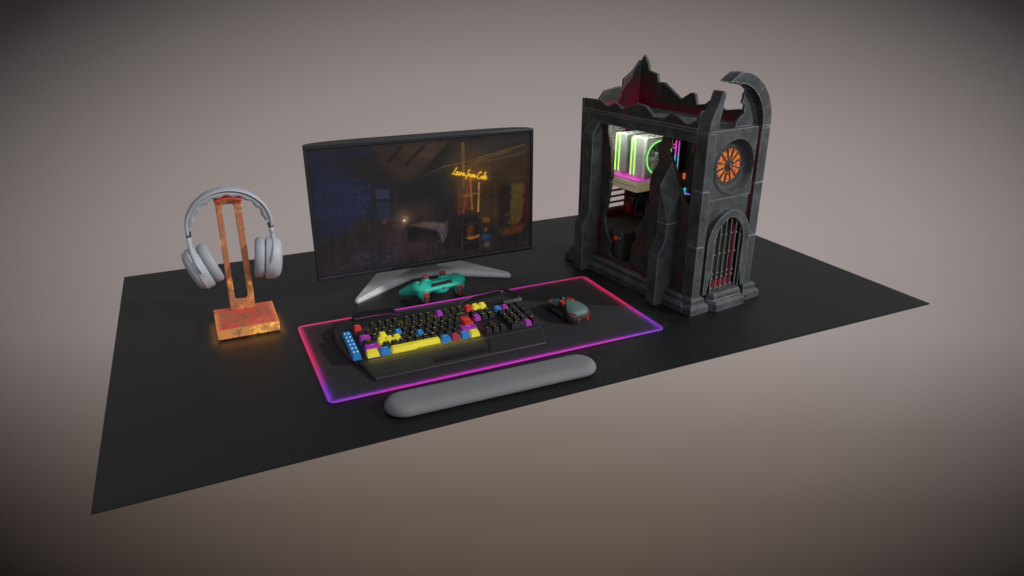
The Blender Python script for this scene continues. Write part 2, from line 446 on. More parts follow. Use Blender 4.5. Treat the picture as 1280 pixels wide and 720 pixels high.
put(blob((.769,.853),.035,4), (44,66,104), .9); put(blob((.775,.92),.03,4), (92,84,82), .7); put(blob((.77,.79),.02,3), (140,80,40), .7)
put(poly([(.76,.68),(.8,.7),(.79,.73),(.755,.72)],.01), (120,78,38), .8); put(poly([(.82,.84),(.85,.83),(.87,.99),(.82,.99)],.02), (33,26,22))
put(line([(.8,.4),(.8,.86)],.004,.006)[0], (40,30,22))
for i in range(22):                                                                       # litter on the floor
    a = (random.uniform(.05,.3), random.uniform(.86,.98)); put(line([a,(a[0]+random.uniform(.01,.05),a[1]-random.uniform(.0,.025))],.003,.004)[0], (66,62,76), .55)
img *= (.9+.2*N3)[...,None]*(.93+.14*NH)[...,None]*(.9+.2*N1)[...,None]
img += ((NV-.5)*12*np.clip((V-.4)*2,0,1))[...,None]
# the neon words
def path(*p): return list(p)
LET = {
 'L': [path((.62,0),(.45,.3),(.2,.8),(.02,.98),(.0,.9),(.3,.93),(.75,1.0))],
 'e': [path((.0,.78),(.3,.68),(.3,.5),(.12,.55),(.05,.8),(.2,1),(.5,.82))],
 'a': [path((.4,.58),(.15,.58),(.02,.82),(.15,1),(.38,.75),(.42,.58),(.4,.95),(.6,.85))],
 'r': [path((.0,.9),(.15,.55),(.2,.66),(.4,.62),(.38,.9),(.55,.88))],
 'n': [path((.0,.95),(.08,.6),(.1,.9),(.3,.6),(.36,.92),(.6,.85))],
 'f': [path((.55,.0),(.35,.1),(.2,.7),(.05,1.3),(.0,1.0),(.3,.8),(.5,.75))],
 'o': [path((.3,.6),(.05,.68),(.08,.98),(.35,.92),(.36,.62),(.3,.6),(.58,.7))],
 'm': [path((.0,.95),(.06,.6),(.1,.92),(.26,.6),(.3,.92),(.46,.6),(.52,.95),(.75,.8))],
 'C': [path((.75,.18),(.6,.02),(.3,.2),(.05,.65),(.12,1),(.4,1.02),(.75,.8))],
 'l': [path((.0,.9),(.25,.45),(.4,.0),(.3,.02),(.12,.6),(.15,1),(.4,.85))],
}
ADV = {'L':.62,'e':.42,'a':.5,'r':.42,'n':.48,'f':.42,'o':.45,'m':.66,'C':.72,'l':.3,' ':.22}
TXT = 'Learn from Cole'; tot = sum(ADV[c] for c in TXT)
o0 = np.array((.622,.232)); ex = np.array((.162,.072))/tot; ey = np.array((-.006,.056))
cx = 0; core = np.full(U.shape, 9.)
for ch in TXT:
    for pl in LET.get(ch, []):
        Q = [o0+ex*(cx+px_*.95)+ey*py_ for px_, py_ in pl]
        for i in range(len(Q)-1): core = np.minimum(core, seg(Q[i], Q[i+1]))
    cx += ADV[ch]
put(np.exp(-core/.018), (170,112,20), .5); put(np.clip((.0038-core)/.003+.5,0,1), (248,196,40)); put(np.clip((.0012-core)/.002+.5,0,1), (255,232,110), .6)
put(blob((.383,.621),.0085,4), (255,240,215), 1.0)
vig = np.clip(np.minimum(np.minimum(U*A, (1-U)*A), np.minimum(V, 1-V))/.012, 0, 1)
img = (np.clip(img*(.55+.45*vig)[...,None], 0, 255)/255)**1.10*np.array((1.0,1.0,1.03)); img = np.clip(img, 0, 1)
lin = np.where(img <= .04045, img/12.92, ((img+.055)/1.055)**2.4)
sx0, sx1, sz0, sz1 = x0+.0075, x1-.0075, MZ0+.009, MZ1-.0085
X = sx0+(sx1-sx0)*U-MX; Z = sz1-(sz1-sz0)*V
co = np.stack([X, np.full(X.shape, MY+.0025-.69), Z], -1).reshape(-1,3)
idx = np.arange(GW*GH).reshape(GH,GW)
fc = np.stack([idx[:-1,:-1], idx[1:,:-1], idx[1:,1:], idx[:-1,1:]], -1).reshape(-1,4)
me = bpy.data.meshes.new('screen'); me.from_pydata(co.tolist(), [], fc.tolist())
ca = me.color_attributes.new('picture', 'FLOAT_COLOR', 'POINT')
ca.data.foreach_set('color', np.concatenate([lin.reshape(-1,3), np.ones((GW*GH,1))], 1).astype(np.float32).ravel())
ms, n, p = base_mat('lit_screen')
at = n.node('ShaderNodeAttribute', attribute_name='picture'); n.link(at.outputs['Color'], p.inputs['Emission Color'])
p.inputs['Emission Strength'].default_value = .92; p.inputs['Base Color'].default_value = (.012,.012,.013,1)
p.inputs['Roughness'].default_value = .34; p.inputs['Specular IOR Level'].default_value = .22
me.materials.append(ms)
scr = bpy.data.objects.new('screen', me); COL.objects.link(scr); scr.parent = mon
scr['label'] = 'lit screen showing a dark attic with the neon words Learn from Cole'
# stand: wide V foot, neck
ft = MB()
def V_(x, y, z): return mo(x, y, z)
H = [(.5215,.592),(.5265,.5865),(.533,.589),(.7,.688),(.7635,.688),(.931,.5905),(.9375,.588),(.943,.592),(.9435,.600),(.838,.747),(.625,.747)]
low = [(x,y,.0) for x,y in H]; mid = [(x,y,.0065) for x,y in H]
cx_, cy_ = .7318, .70
top = []
for (x,y), ins in zip(H, (.35,.5,.6,1,1,.6,.5,.35,.2,0,0)):
    k = .010*ins
    top.append((x+(.004 if x<.6 else -.004 if x>.86 else 0), y+k+.002, .0115+.016*max(0,1-abs(x-MX)/.16)))
ft.loft([[V_(*p) for p in low],[V_(*p) for p in mid],[V_(*p) for p in top]])
ft.build('stand_base', M_silver, mon, bevel=.001, smooth=25)
nk = MB(); nk.loft([[V_(MX+sx*w, .71+sy*dpt, z) for sx,sy in ((-1,-1),(1,-1),(1,1),(-1,1))] for z,w,dpt in ((.02,.042,.018),(.06,.03,.012),(.26,.027,.011))])
nk.build('neck', M_silver, mon, bevel=.003)
MB().box(mo(MX-.05,.68,.19), mo(MX+.05,.70,.28)).build('mount_plate', M_blackmat, mon, bevel=.004)

# ------------------------------------------------------------------ headphone stand
HX, HY = .2693, .571
def lava():
    m, n, p = base_mat('glowing_lava_paint')
    tc = n.node('ShaderNodeTexCoord').outputs['Object']
    a = n.noise(tc, 48, 8, .75); b_ = n.noise(tc, 170, 4, .7); c_ = n.noise(tc, 11, 4, .6)
    col = n.ramp(a, [(.36,(.13,.06,.03)),(.46,(.40,.19,.085)),(.54,(.56,.19,.075)),(.64,(.66,.11,.06))])
    col = n.mix(n.math('MULTIPLY', b_, .5), col, (.36,.23,.14))
    sx = n.node('ShaderNodeSeparateXYZ'); n.link(tc, sx.inputs[0]); X3, Y3, Z3 = sx.outputs
    onbase = n.math('LESS_THAN', Z3, .0275)
    redp = n.math('MULTIPLY', n.math('MULTIPLY', onbase, n.math('GREATER_THAN', Z3, .0245)), n.math('MULTIPLY', n.math('SUBTRACT', n.noise(tc, 24, 8, .75), .40, clamp=True), 7, clamp=True))
    col = n.mix(redp, col, (.68,.085,.075))
    n.link(col, p.inputs['Base Color']); p.inputs['Roughness'].default_value = .55
    fac = n.math('MULTIPLY', n.math('SUBTRACT', c_, .49, clamp=True), n.math('MULTIPLY_ADD', b_, 60, -25), clamp=True)
    edge_ = n.math('MAXIMUM', n.math('MULTIPLY', n.math('SUBTRACT', n.math('ABSOLUTE', X3), .052, clamp=True), 40), n.math('MULTIPLY', n.math('LESS_THAN', Y3, -.0615), .40))
    edge_ = n.math('MULTIPLY', n.math('MULTIPLY', edge_, onbase), n.math('MULTIPLY', n.math('SUBTRACT', n.math('MULTIPLY_ADD', n.noise(tc, 30, 3, .6), .6, n.math('MULTIPLY', b_, .55)), .47, clamp=True), 26, clamp=True), clamp=True)
    topf = n.math('MULTIPLY', onbase, n.math('GREATER_THAN', Z3, .0245))
    fac = n.math('MAXIMUM', n.math('MULTIPLY', fac, n.math('MULTIPLY_ADD', topf, -.75, 1.0)), edge_)
    ec = n.mix(fac, (.75,.16,.06), (1.0,.62,.05))
    n.link(ec, p.inputs['Emission Color']); n.link(n.math('MULTIPLY_ADD', fac, .62, .07), p.inputs['Emission Strength'])
    bm_ = n.node('ShaderNodeBump'); bm_.inputs['Strength'].default_value = .4; bm_.inputs['Distance'].default_value = .001
    n.link(n.math('ADD', a, b_), bm_.inputs['Height']); n.link(bm_.outputs[0], p.inputs['Normal'])
    return m
M_lava = lava()
M_redcap = mat('red_saddle_paint', (.50,.07,.05), .5, var=.3, scale=60, emit=(.5,.05,.03), estr=.12)
hs = thing('headphone_stand', 'glowing orange and red lava painted headphone stand with a square base', 'headphone stand', (HX, HY, 0))
MB().box((-.065,-.062,.003),(.065,.062,.026)).build('base', M_lava, hs, bevel=.0015)
for sx in (-1,1):
    for sy in (-1,1): MB().lathe([(.004,0),(.0045,.0034)], 14, Matrix.Translation((sx*.056,sy*.053,0))).build('foot', M_black, hs)
up = MB()
def UP(a, b_, d_): return (a, .046+d_, b_)
out = [(-.0283,.0262),(.0257,.0262),(.0283,.287),(-.0243,.287)]
slot = []
for cx2, cz, a0 in ((.0055+.0005,.268,0),(-.0055,.268,90),(-.0085,.056,180),(.0065,.056,270)):
    for i in range(6):
        t = math.radians(a0+18*i); r = .007
        slot.append((cx2+r*math.cos(t), cz+r*math.sin(t)))
up.prism(out, UP, -.005, .005, holes=[slot]); up.build('upright', M_lava, hs, bevel=.0012)
sd = MB(); rings = []
for k in range(9):
    t = k/8; x = lerp(-.0265,.0305,t); z = .2915-.006*(2*t-1)**2
    rings.append([(x,.046-.020,z-.004),(x,.046-.020,z),(x,.046,z+.003),(x,.046+.020,z),(x,.046+.020,z-.004)])
sd.loft(rings); sd.build('saddle', M_redcap, hs, bevel=.001)

# the glowing paint's warm spill on to the desk
for ang, half, ln in ((0, .062, .125), (90, .065, .115), (-90, .065, .115)):
    l = bpy.data.lights.new('stand_glow', 'AREA'); l.shape = 'RECTANGLE'; l.size = ln; l.size_y = .012; l.energy = .0055; l.color = (1,.38,.07)
    o = bpy.data.objects.new('stand_glow', l); COL.objects.link(o)
    Rz = Matrix.Rotation(math.radians(ang), 4, 'Z')
    o.matrix_world = Matrix.Translation((HX, HY, 0)) @ Rz @ Matrix.Translation((0, -half-.0065, .011)) @ Matrix.Rotation(math.radians(-28), 4, 'X')

# ------------------------------------------------------------------ headphones
hp = thing('headphones', 'grey over-ear headphones hanging on the glowing orange stand', 'headphones', (HX, HY+.046, .2))
hx0 = .2675-HX; hz0 = -.2
def arc_pt(t, grow=0):      # t 0..1 left to right
    a = PI*(1.04-1.08*t)
    rx = .089+grow; rz = .083+grow
    return hx0+rx*math.cos(a), .2265+hz0+rz*math.sin(a)
def band(g0, g1, wfun, wav=0, n=64, t0=0, t1=1):
    rings = []
    for k in range(n+1):
        t = lerp(t0,t1,k/n)
        gi = g0 - (wav*(.5+.5*math.cos(t*2*PI*9)) if wav else 0)
        w = wfun(t); xi, zi = arc_pt(t, gi); xo, zo = arc_pt(t, g1); xm, zm = arc_pt(t, (gi+g1)/2)
        ring = []
        for j in range(12):
            a = 2*PI*j/12; cc, ss = math.cos(a), math.sin(a)
            s_ = (abs(cc)**.6)*(1 if cc > 0 else -1); q_ = (abs(ss)**.6)*(1 if ss > 0 else -1)
            ring.append((lerp(xi,xo,.5+.5*s_), w*q_, lerp(zi,zo,.5+.5*s_)))
        rings.append(ring)
    return MB().loft(rings)
band(-.0052, .0018, lambda t: .012+.008*math.sin(PI*t)).build('headband', M_grey, hp, smooth=60)
band(-.0140, -.0030, lambda t: .009+.008*math.sin(PI*t), wav=.0042, t0=.05, t1=.95, n=90).build('headband_cushion', M_greyD, hp, smooth=60)
M_rub = M_joint
for side, tilt, cxw, czw in ((-1, 19, .2045, .1455), (1, 8, .3310, .1445)):
    # cup frame: local +z = outwards axis
    ax = Vector((side*math.cos(math.radians(tilt)), 0, math.sin(math.radians(tilt))*-1)).normalized()
    ax = Vector((side*math.cos(math.radians(tilt)), -.10, -math.sin(math.radians(tilt)))).normalized()
    upv = Vector((0,0,1)); yv = ax.cross(upv).normalized(); zv = yv.cross(ax).normalized()
    Mx = Matrix.Translation((cxw-HX, -.012, czw-.2)) @ Matrix((( yv.x, zv.x, ax.x, 0),(yv.y, zv.y, ax.y, 0),(yv.z, zv.z, ax.z, 0),(0,0,0,1)))
    cup = MB().lathe([(.006,.0005),(.0440,.0005),(.0462,.0018),(.0480,.0060),(.0480,.0210),(.0470,.0222),(.012,.0222)], 40, Mx, sx=.84, sy=1.03).build('ear_cup', M_grey, hp, smooth=35)
    MB().lathe([(.0455,.0222),(.0450,.0262),(.0410,.0315),(.0330,.0350),(.020,.0372),(.006,.0378)], 40, Mx, sx=.84, sy=1.03).build('outer_cap', M_grey, cup, smooth=50)
    pr = MB(); rings = []
    for k in range(41):
        an = 2*PI*k/40; rr = []
        for j in range(10):
            b2 = 2*PI*j/10; lump = 1+.10*math.sin(an*9+side)*(.5+.5*math.cos(b2+PI))
            sg = lambda q: math.copysign(abs(q)**.62, q)
            r_ = .0340+.0120*sg(math.cos(b2)); z_ = -.0112+.0115*sg(math.sin(b2))*lump
            rr.append(Mx @ Vector((r_*.84*math.cos(an), r_*1.03*math.sin(an), z_)))
        rings.append(rr)
    pr.loft(rings, cap=False); pr.build('ear_pad', M_greyD, cup, smooth=60)
    MB().lathe([(.002,-.004),(.030,-.004),(.030,-.002),(.002,-.002)], 32, Mx, sx=.84, sy=1.03).build('speaker_mesh', M_joint, cup)
    # slider joint and yoke arm
    t_end = .0 if side < 0 else 1.0
    ex_, ez_ = arc_pt(t_end, -.003)
    jx, jz = ex_, ez_
    MB().box((jx-.0055,-.0105,jz-.004),(jx+.0055,.0105,jz+.004)).build('hinge', M_joint, hp, bevel=.0012)
    # forked yoke: one curved arm in front of the cup, one behind
    for fb in (-1, 1):
        Pe = Mx @ Vector((fb*.0415, .002, .0120)); Pe.z += 0
        pts = [Vector((jx,fb*.004,jz-.002)), Vector((jx+side*.0012,fb*.009,jz-.014)), Vector((lerp(jx,Pe.x,.30)+side*.0035, lerp(0,Pe.y,.62), lerp(jz,Pe.z,.45))), Vector((lerp(jx,Pe.x,.66)+side*.003, lerp(0,Pe.y,.97), lerp(jz,Pe.z,.75))), Pe+Vector((0,fb*.0022,0))]
        S_ = []
        for i in range(len(pts)-1):
            p0 = pts[max(i-1,0)]; p1 = pts[i]; p2 = pts[i+1]; p3 = pts[min(i+2,len(pts)-1)]
            for k in range(5):
                t = k/5; S_.append(.5*((2*p1)+(-p0+p2)*t+(2*p0-5*p1+4*p2-p3)*t*t+(-p0+3*p1-3*p2+p3)*t**3))
        S_.append(pts[-1]); yk = MB(); rings = []
        for i, q_ in enumerate(S_):
            tt = (S_[min(i+1,len(S_)-1)]-S_[max(i-1,0)]).normalized(); xx = Vector((1,0,0)); nn = tt.cross(xx).normalized(); xx = nn.cross(tt).normalized()
            w_ = lerp(.0052,.0034,i/(len(S_)-1)); th_ = .0028
            rings.append([q_+xx*w_*math.cos(2*PI*j/10)+nn*th_*math.sin(2*PI*j/10) for j in range(10)])
        yk.loft(rings); yk.build('yoke', M_grey, hp, smooth=60)

# ------------------------------------------------------------------ keyboard
kb = thing('keyboard', 'black gaming keyboard with yellow, blue, purple and red keys on the glowing mat', 'keyboard', (.66, .33, .0035))
KX, KY, KZ = .66, .33, .0035
def kp(x, y, z): return (x-KX, y-KY, z-KZ)
M_kb = mat('keyboard_black', (.022,.022,.0235), .5)
M_kb2 = mat('keyboard_palm_black', (.024,.024,.0255), .62, var=.12, scale=250)
KEYC = {
 'k': (mat('key_black', (.016,.016,.016), .4), mat('legend_yellow', (.75,.65,.1), .5, emit=(.9,.75,.15), estr=.45)),
 'y': (mat('key_yellow', (.72,.63,.05), .38, var=.05, emit=(.8,.66,.03), estr=.28), mat('legend_pale_yellow', (.95,.9,.5), .5, emit=(1,.9,.4), estr=.4)),
 'b': (mat('key_blue', (.025,.21,.52), .38, var=.06, emit=(.02,.22,.6), estr=.14), mat('legend_pale_blue', (.7,.85,.95), .5, emit=(.5,.8,1), estr=.4)),
 'p': (mat('key_purple', (.33,.04,.36), .38, var=.06, emit=(.4,.03,.45), estr=.14), mat('legend_pink', (.95,.6,.9), .5, emit=(1,.5,.9), estr=.4)),
 'r': (mat('key_red', (.62,.035,.025), .38, var=.06, emit=(.7,.03,.02), estr=.14), mat('legend_pale_red', (.95,.6,.5), .5, emit=(1,.5,.4), estr=.4)),
 'm': (mat('key_crimson', (.36,.03,.07), .38, var=.06, emit=(.4,.02,.07), estr=.10), mat('legend_rose', (.95,.6,.6), .5, emit=(1,.5,.5), estr=.3)),
}
CN = {'y':'yellow','b':'blue','p':'purple','r':'red','m':'crimson'}
def plate_z(y): return .0125+(y-.26)*.055
# chassis
bd = MB()
outl = [(.4560,.2580),(.4380,.3050),(.4345,.405),(.4390,.430),(.4560,.4500),(.478,.4560),(.484,.4640),(.578,.4640),(.590,.4480),(.722,.4430),(.742,.4440),(.770,.4560),(.852,.4620),(.868,.4450),(.880,.4050),(.8790,.330),(.866,.2580)]
top_ = [(x+(KX-x)*.02, y+( .004 if y < .26 else -.003), plate_z(y)) for x,y in outl]
bd.loft([[kp(x,y,.0036) for x,y in outl],[kp(x,y,plate_z(y)-.004) for x,y in outl],[kp(*q_) for q_ in top_]])
bd.build('chassis', M_kb, kb, bevel=.0012, smooth=25)
# palm rest
pr_ = MB()
po = [(.4690,.1920),(.8410,.1920),(.8640,.2570),(.4575,.2570)]
def pz(y): return .0075+(y-.192)*.055
pr_.loft([[kp(x,y,.0036) for x,y in po],[kp(x,y,pz(y)) for x,y in po],[kp(x+(KX-x)*.008,y+(.003 if y<.2 else 0),pz(y)+.0022) for x,y in po]])
palm = pr_.build('palm_rest', M_kb2, kb, bevel=.0007, smooth=25)
g_ = MB(); g_.hexa([kp(x,y,z) for x,y,z in ((.594,.2035,.0116),(.712,.2035,.0116),(.706,.2185,.0124),(.600,.2185,.0124))]+[kp(x,y,z) for x,y,z in ((.594,.2035,.0124),(.712,.2035,.0124),(.706,.2185,.0132),(.600,.2185,.0132))])
g_.build('finger_groove', M_black, palm)
MB().box(kp(.471,.1905,.0070), kp(.839,.1925,.0092)).build('front_lip', mat('lip_grey',(.06,.062,.066),.4), palm, bevel=.0006)
MB().hexa([kp(*q_) for q_ in ((.7135,.1965,.011),(.7145,.1965,.011),(.7345,.2555,.0145),(.7335,.2555,.0145),(.7135,.1965,.0122),(.7145,.1965,.0122),(.7345,.2555,.0157),(.7335,.2555,.0157))]).build('palm_seam', M_black, palm)
# the space bar's own backlight spilling on to the palm rest
l = bpy.data.lights.new('space_bar_backlight', 'AREA'); l.shape = 'RECTANGLE'; l.size = .25; l.size_y = .003; l.energy = .011; l.color = (1,.8,.05); l.spread = math.radians(150)
o = bpy.data.objects.new('space_bar_backlight', l); COL.objects.link(o); o.location = (.600,.2660,.0172); o.rotation_euler = (math.radians(-40),0,0)
# coloured under-glow plate below the keys
def under_mat():
    m, n, p = base_mat('key_backlight')
    tc = n.node('ShaderNodeTexCoord').outputs['Object']; sx = n.node('ShaderNodeSeparateXYZ'); n.link(tc, sx.inputs[0])
    mr = n.node('ShaderNodeMapRange'); n.link(sx.outputs[0], mr.inputs[0]); mr.inputs[1].default_value = -.2; mr.inputs[2].default_value = .21
    mr2 = n.node('ShaderNodeMapRange'); n.link(sx.outputs[1], mr2.inputs[0]); mr2.inputs[1].default_value = -.07; mr2.inputs[2].default_value = .075
    row = n.ramp(mr.outputs[0], [(0,(.01,.04,.22)),(.07,(.08,.01,.12)),(.2,(.28,.22,.01)),(.55,(.18,.14,.01)),(.64,(.06,.02,.01)),(.7,(.012,.008,.008)),(.85,(.012,.010,.02)),(1,(.035,.006,.035))])
    k = n.ramp(mr2.outputs[0], [(0,(1,1,1)),(.4,(.5,.5,.5)),(1,(.2,.2,.2))])
    n.link(n.mix(1.0, row, k, 'MULTIPLY'), p.inputs['Emission Color']); p.inputs['Emission Strength'].default_value = .9
    p.inputs['Base Color'].default_value = (.012,.012,.012,1)
    return m
M_under = under_mat()
bl = MB()
for xa, xb, ya, yb in ((.4745,.7285,.2675,.407),(.7335,.7850,.2675,.407),(.7950,.8635,.2675,.376)):
    bl.hexa([kp(x,y,plate_z(y)+.0003) for x,y in ((xa,ya),(xb,ya),(xb,yb),(xa,yb))]+[kp(x,y,plate_z(y)+.0008) for x,y in ((xa,ya),(xb,ya),(xb,yb),(xa,yb))])
bl.build('backlight_plate', M_under, kb)
# lettering
_fc = {}
def glyph(txt):
    if txt in _fc: return _fc[txt]
    cu = bpy.data.curves.new('g', 'FONT'); cu.body = txt; cu.size = 1; cu.align_x = 'CENTER'; cu.align_y = 'CENTER'; cu.resolution_u = 1
    ob = bpy.data.objects.new('g', cu); me_ = ob.to_mesh()
    vs = [v.co.copy() for v in me_.vertices]; fs = [tuple(p_.vertices) for p_ in me_.polygons]
    ob.to_mesh_clear(); bpy.data.objects.remove(ob); bpy.data.curves.remove(cu)
    _fc[txt] = (vs, fs); return _fc[txt]
def key(x, y, w=.0158, dp=.0178, c='k', txt='', h=.0105, name='key', size=None):
    b_ = MB(); z0_ = plate_z(y)+.0015; z1_ = z0_+h
    rb = [(x-w/2,y-dp/2,z0_),(x+w/2,y-dp/2,z0_),(x+w/2,y+dp/2,z0_),(x-w/2,y+dp/2,z0_)]
    ix = .0021; rt = [(x-w/2+ix,y-dp/2+.0030,z1_),(x+w/2-ix,y-dp/2+.0030,z1_),(x+w/2-ix,y+dp/2-.0012,z1_+.0008),(x-w/2+ix,y+dp/2-.0012,z1_+.0008)]
    b_.loft([[kp(*q_) for q_ in rb],[kp(*q_) for q_ in rt]])
    if txt:
        s = size or (.0062 if len(txt) == 1 else .0046)
        vs, fs = glyph(txt)
        b_.add([kp(x+v.x*s, y+.0022+v.y*s, z1_+.0007) for v in vs], fs, 1)
    o = b_.build(name, list(KEYC[c]), kb, bevel=.0009, seg=2)
    if c != 'k': o['label'] = CN[c]+' key'
    return o
P_ = .017; X0 = .4833
YF, YN, YQ, YA, YZ_, YB = .3935, .3635, .3425, .3210, .2998, .2780
key(X0, YF, c='r', txt='Esc')
for i, xo in enumerate((2,3,4,5,6.5,7.5,8.5,9.5,11,12,13,14)):
    key(X0+P_*xo*1.0, YF, c='p' if i == 8 else 'k', txt='F%d' % (i+1))
for i, ch in enumerate('`1234567890-='): key(X0+P_*i, YN, txt=ch)
key(X0+P_*13.5, YN, w=.0328, txt='Backspace', size=.0042)
key(X0+.0042, YQ, w=.0240, c='p', txt='Tab')
for i, ch in enumerate('QWERTYUIOP[]'):
    key(X0+P_*(1.5+i)-.0005, YQ, c={'W':'y','R':'b'}.get(ch,'k'), txt=ch)
key(X0+.0062, YA, w=.0280, txt='Caps', size=.0046)
for i, ch in enumerate("ASDFGHJKL;'"):
    key(X0+P_*(1.75+i)+.0035, YA, c={'A':'y','S':'y','D':'y','H':'b'}.get(ch,'k'), txt=ch)
key(X0+P_*13.55, (YA+YQ)/2, w=.0225, dp=.0375, c='r', txt='Enter')
key(X0+.0082, YZ_, w=.0325, c='p', txt='Shift')
for i, ch in enumerate('\\ZXCVBNM,./')  :
    if i == 0: continue
    key(X0+P_*(1.25+i)+.0005, YZ_, txt=ch)
key(X0+P_*13.1, YZ_, w=.0370, c='p', txt='Shift')
key(.4865, YB, w=.0250, c='y', txt='Ctrl'); key(.5128, YB, w=.0205, c='b', txt='Alt')
for xx, cc, tt in ((.6440,'b','Alt'),(.6660,'m','Fn'),(.6880,'b','Menu'),(.7100,'y','Ctrl')): key(xx, YB, w=.0205, c=cc, txt=tt)
# space bar with a deeper left half
sb = MB(); yb0, yb1, yt = YB-.0093, YB-.0055, YB+.009
so = [(.5250,yb0-.001),(.573,yb0-.001),(.582,yb1),(.6315,yb1),(.6315,yt),(.5250,yt)]
zz = plate_z(YB)+.0015
sb.loft([[kp(x,y,zz) for x,y in so],[kp(x+(.002 if x<.55 else -.002 if x>.6 else 0),y+(.003 if y<YB else -.0012),zz+.0105) for x,y in so]])
o = sb.build('space_bar', KEYC['y'][0], kb, bevel=.0009); o['label'] = 'long yellow space bar'
NX = (.7420,.7594,.7768)
for i, t in enumerate(('Prt','Scr','Brk')): key(NX[i], YF, c='ryy'[i], txt=t)
for i, t in enumerate(('Ins','Home','PgUp')): key(NX[i], YN, txt=t)
for i, t in enumerate(('Del','End','PgDn')): key(NX[i], YQ, c='pkk'[i], txt=t)
key(NX[1], YZ_, txt='^'); key(NX[0], YB, txt='<'); key(NX[1], YB, txt='v'); key(NX[2], YB, txt='>')
QX = (.8030,.8205,.8380,.8555)
for i, t in enumerate(('Num','/','*','-')): key(QX[i], YN, c='bpkk'[i], txt=t)
for r_, y_ in enumerate((YQ,YA,YZ_)):
    for i in range(3): key(QX[i], y_, txt='789456123'[r_*3+i])
key(QX[3], (YQ+YA)/2, dp=.0385, txt='+'); key((QX[0]+QX[1])/2, YB, w=.0333, txt='0'); key(QX[2], YB, c='p', txt='.'); key(QX[3], (YZ_+YB)/2, dp=.0385, txt='Ent')
# blue macro strip at the left edge
ms_ = MB(); z_ = .0165
ms_.loft([[kp(*q_) for q_ in ((.4440,.268,z_),(.4615,.268,z_),(.4635,.374,z_+.006),(.4455,.374,z_+.006))],[kp(*q_) for q_ in ((.4455,.270,z_+.0125),(.4595,.270,z_+.0125),(.4615,.372,z_+.0172),(.4470,.372,z_+.0172))]])
for i in range(6):
    yy = .280+i*.0165
    for xx in (.449,.4565): ms_.box(kp(xx-.0016,yy-.002,z_+.0128+(yy-.27)*.046), kp(xx+.0016,yy+.002,z_+.0137+(yy-.27)*.046), 1)
o = ms_.build('macro_key_strip', list(KEYC['b']), kb, bevel=.001); o['label'] = 'blue strip of macro keys'
# side wing, the keys' blue glow painted into its colour
w_ = MB(); wo = [(.4340,.400),(.4470,.385),(.4560,.262),(.4500,.300),(.4380,.335)]
w_.loft([[kp(x-.004,y,.004) for x,y in wo],[kp(x-.002,y,.0125) for x,y in wo]]); w_.build('side_wing', mat('wing_blue_black',(.012,.026,.042),.4), kb, bevel=.0008)
# rear housings, arches and fin
ra = MB(); ra.loft([[kp(*q_) for q_ in ((.482,.4340,.020),(.590,.4200,.020),(.586,.4630,.018),(.484,.4645,.018))],[kp(*q_) for q_ in ((.487,.4430,.0275),(.576,.4340,.0275),(.581,.4610,.0330),(.489,.4635,.0330))]])
ra.build('rear_housing', M_black, kb, bevel=.001)
M_trim = mat('pink_trim', (.25,.03,.2), .4, emit=(.4,.05,.3), estr=.06)
MB().tube([kp(.4880,.4400,.0280), kp(.530,.4380,.0292), kp(.566,.4345,.0290), kp(.585,.4245,.0255)], .0009, 6).build('accent_line', M_trim, kb)
rb_ = MB(); rb_.loft([[kp(*q_) for q_ in ((.722,.4180,.020),(.852,.4180,.020),(.856,.4580,.018),(.740,.4440,.018))],[kp(*q_) for q_ in ((.745,.4260,.0275),(.838,.4290,.0290),(.848,.4520,.0315),(.775,.4440,.0310))]])
rb_.build('rear_housing', M_black, kb, bevel=.001)
MB().tube([kp(.7250,.4190,.0240), kp(.745,.4320,.0290), kp(.775,.4430,.0318), kp(.815,.4480,.0322), kp(.845,.4510,.0322)], .0004, 6).build('accent_line', M_trim, kb)
fn = MB(); fn.loft([[kp(*q_) for q_ in ((.850,.4700,.0290),(.857,.4560,.026),(.862,.4560,.026))],[kp(*q_) for q_ in ((.868,.4470,.0330),(.866,.4380,.026),(.872,.4400,.026))],[kp(*q_) for q_ in ((.878,.4120,.0300),(.874,.4080,.022),(.880,.4100,.022))]])
fn.build('rear_fin', M_blackmat, kb, bevel=.0008)
MB().lathe([(.0001,0),(.0058,0),(.0062,.001),(.0062,.036),(.0058,.0375),(.0001,.0375)], 18, Matrix.Translation(kp(.8260,.3875,.0265)) @ Matrix.Rotation(PI/2,4,'Y')).build('volume_roller', mat('roller_grey',(.05,.052,.06),.4), kb)
MB().lathe([(.0001,0),(.0066,0),(.0066,.009),(.0001,.009)], 18, Matrix.Translation(kp(.8650,.3885,.0265)) @ Matrix.Rotation(PI/2,4,'Y')).build('roller_cap', mat('cap_grey',(.09,.095,.11),.4), kb)

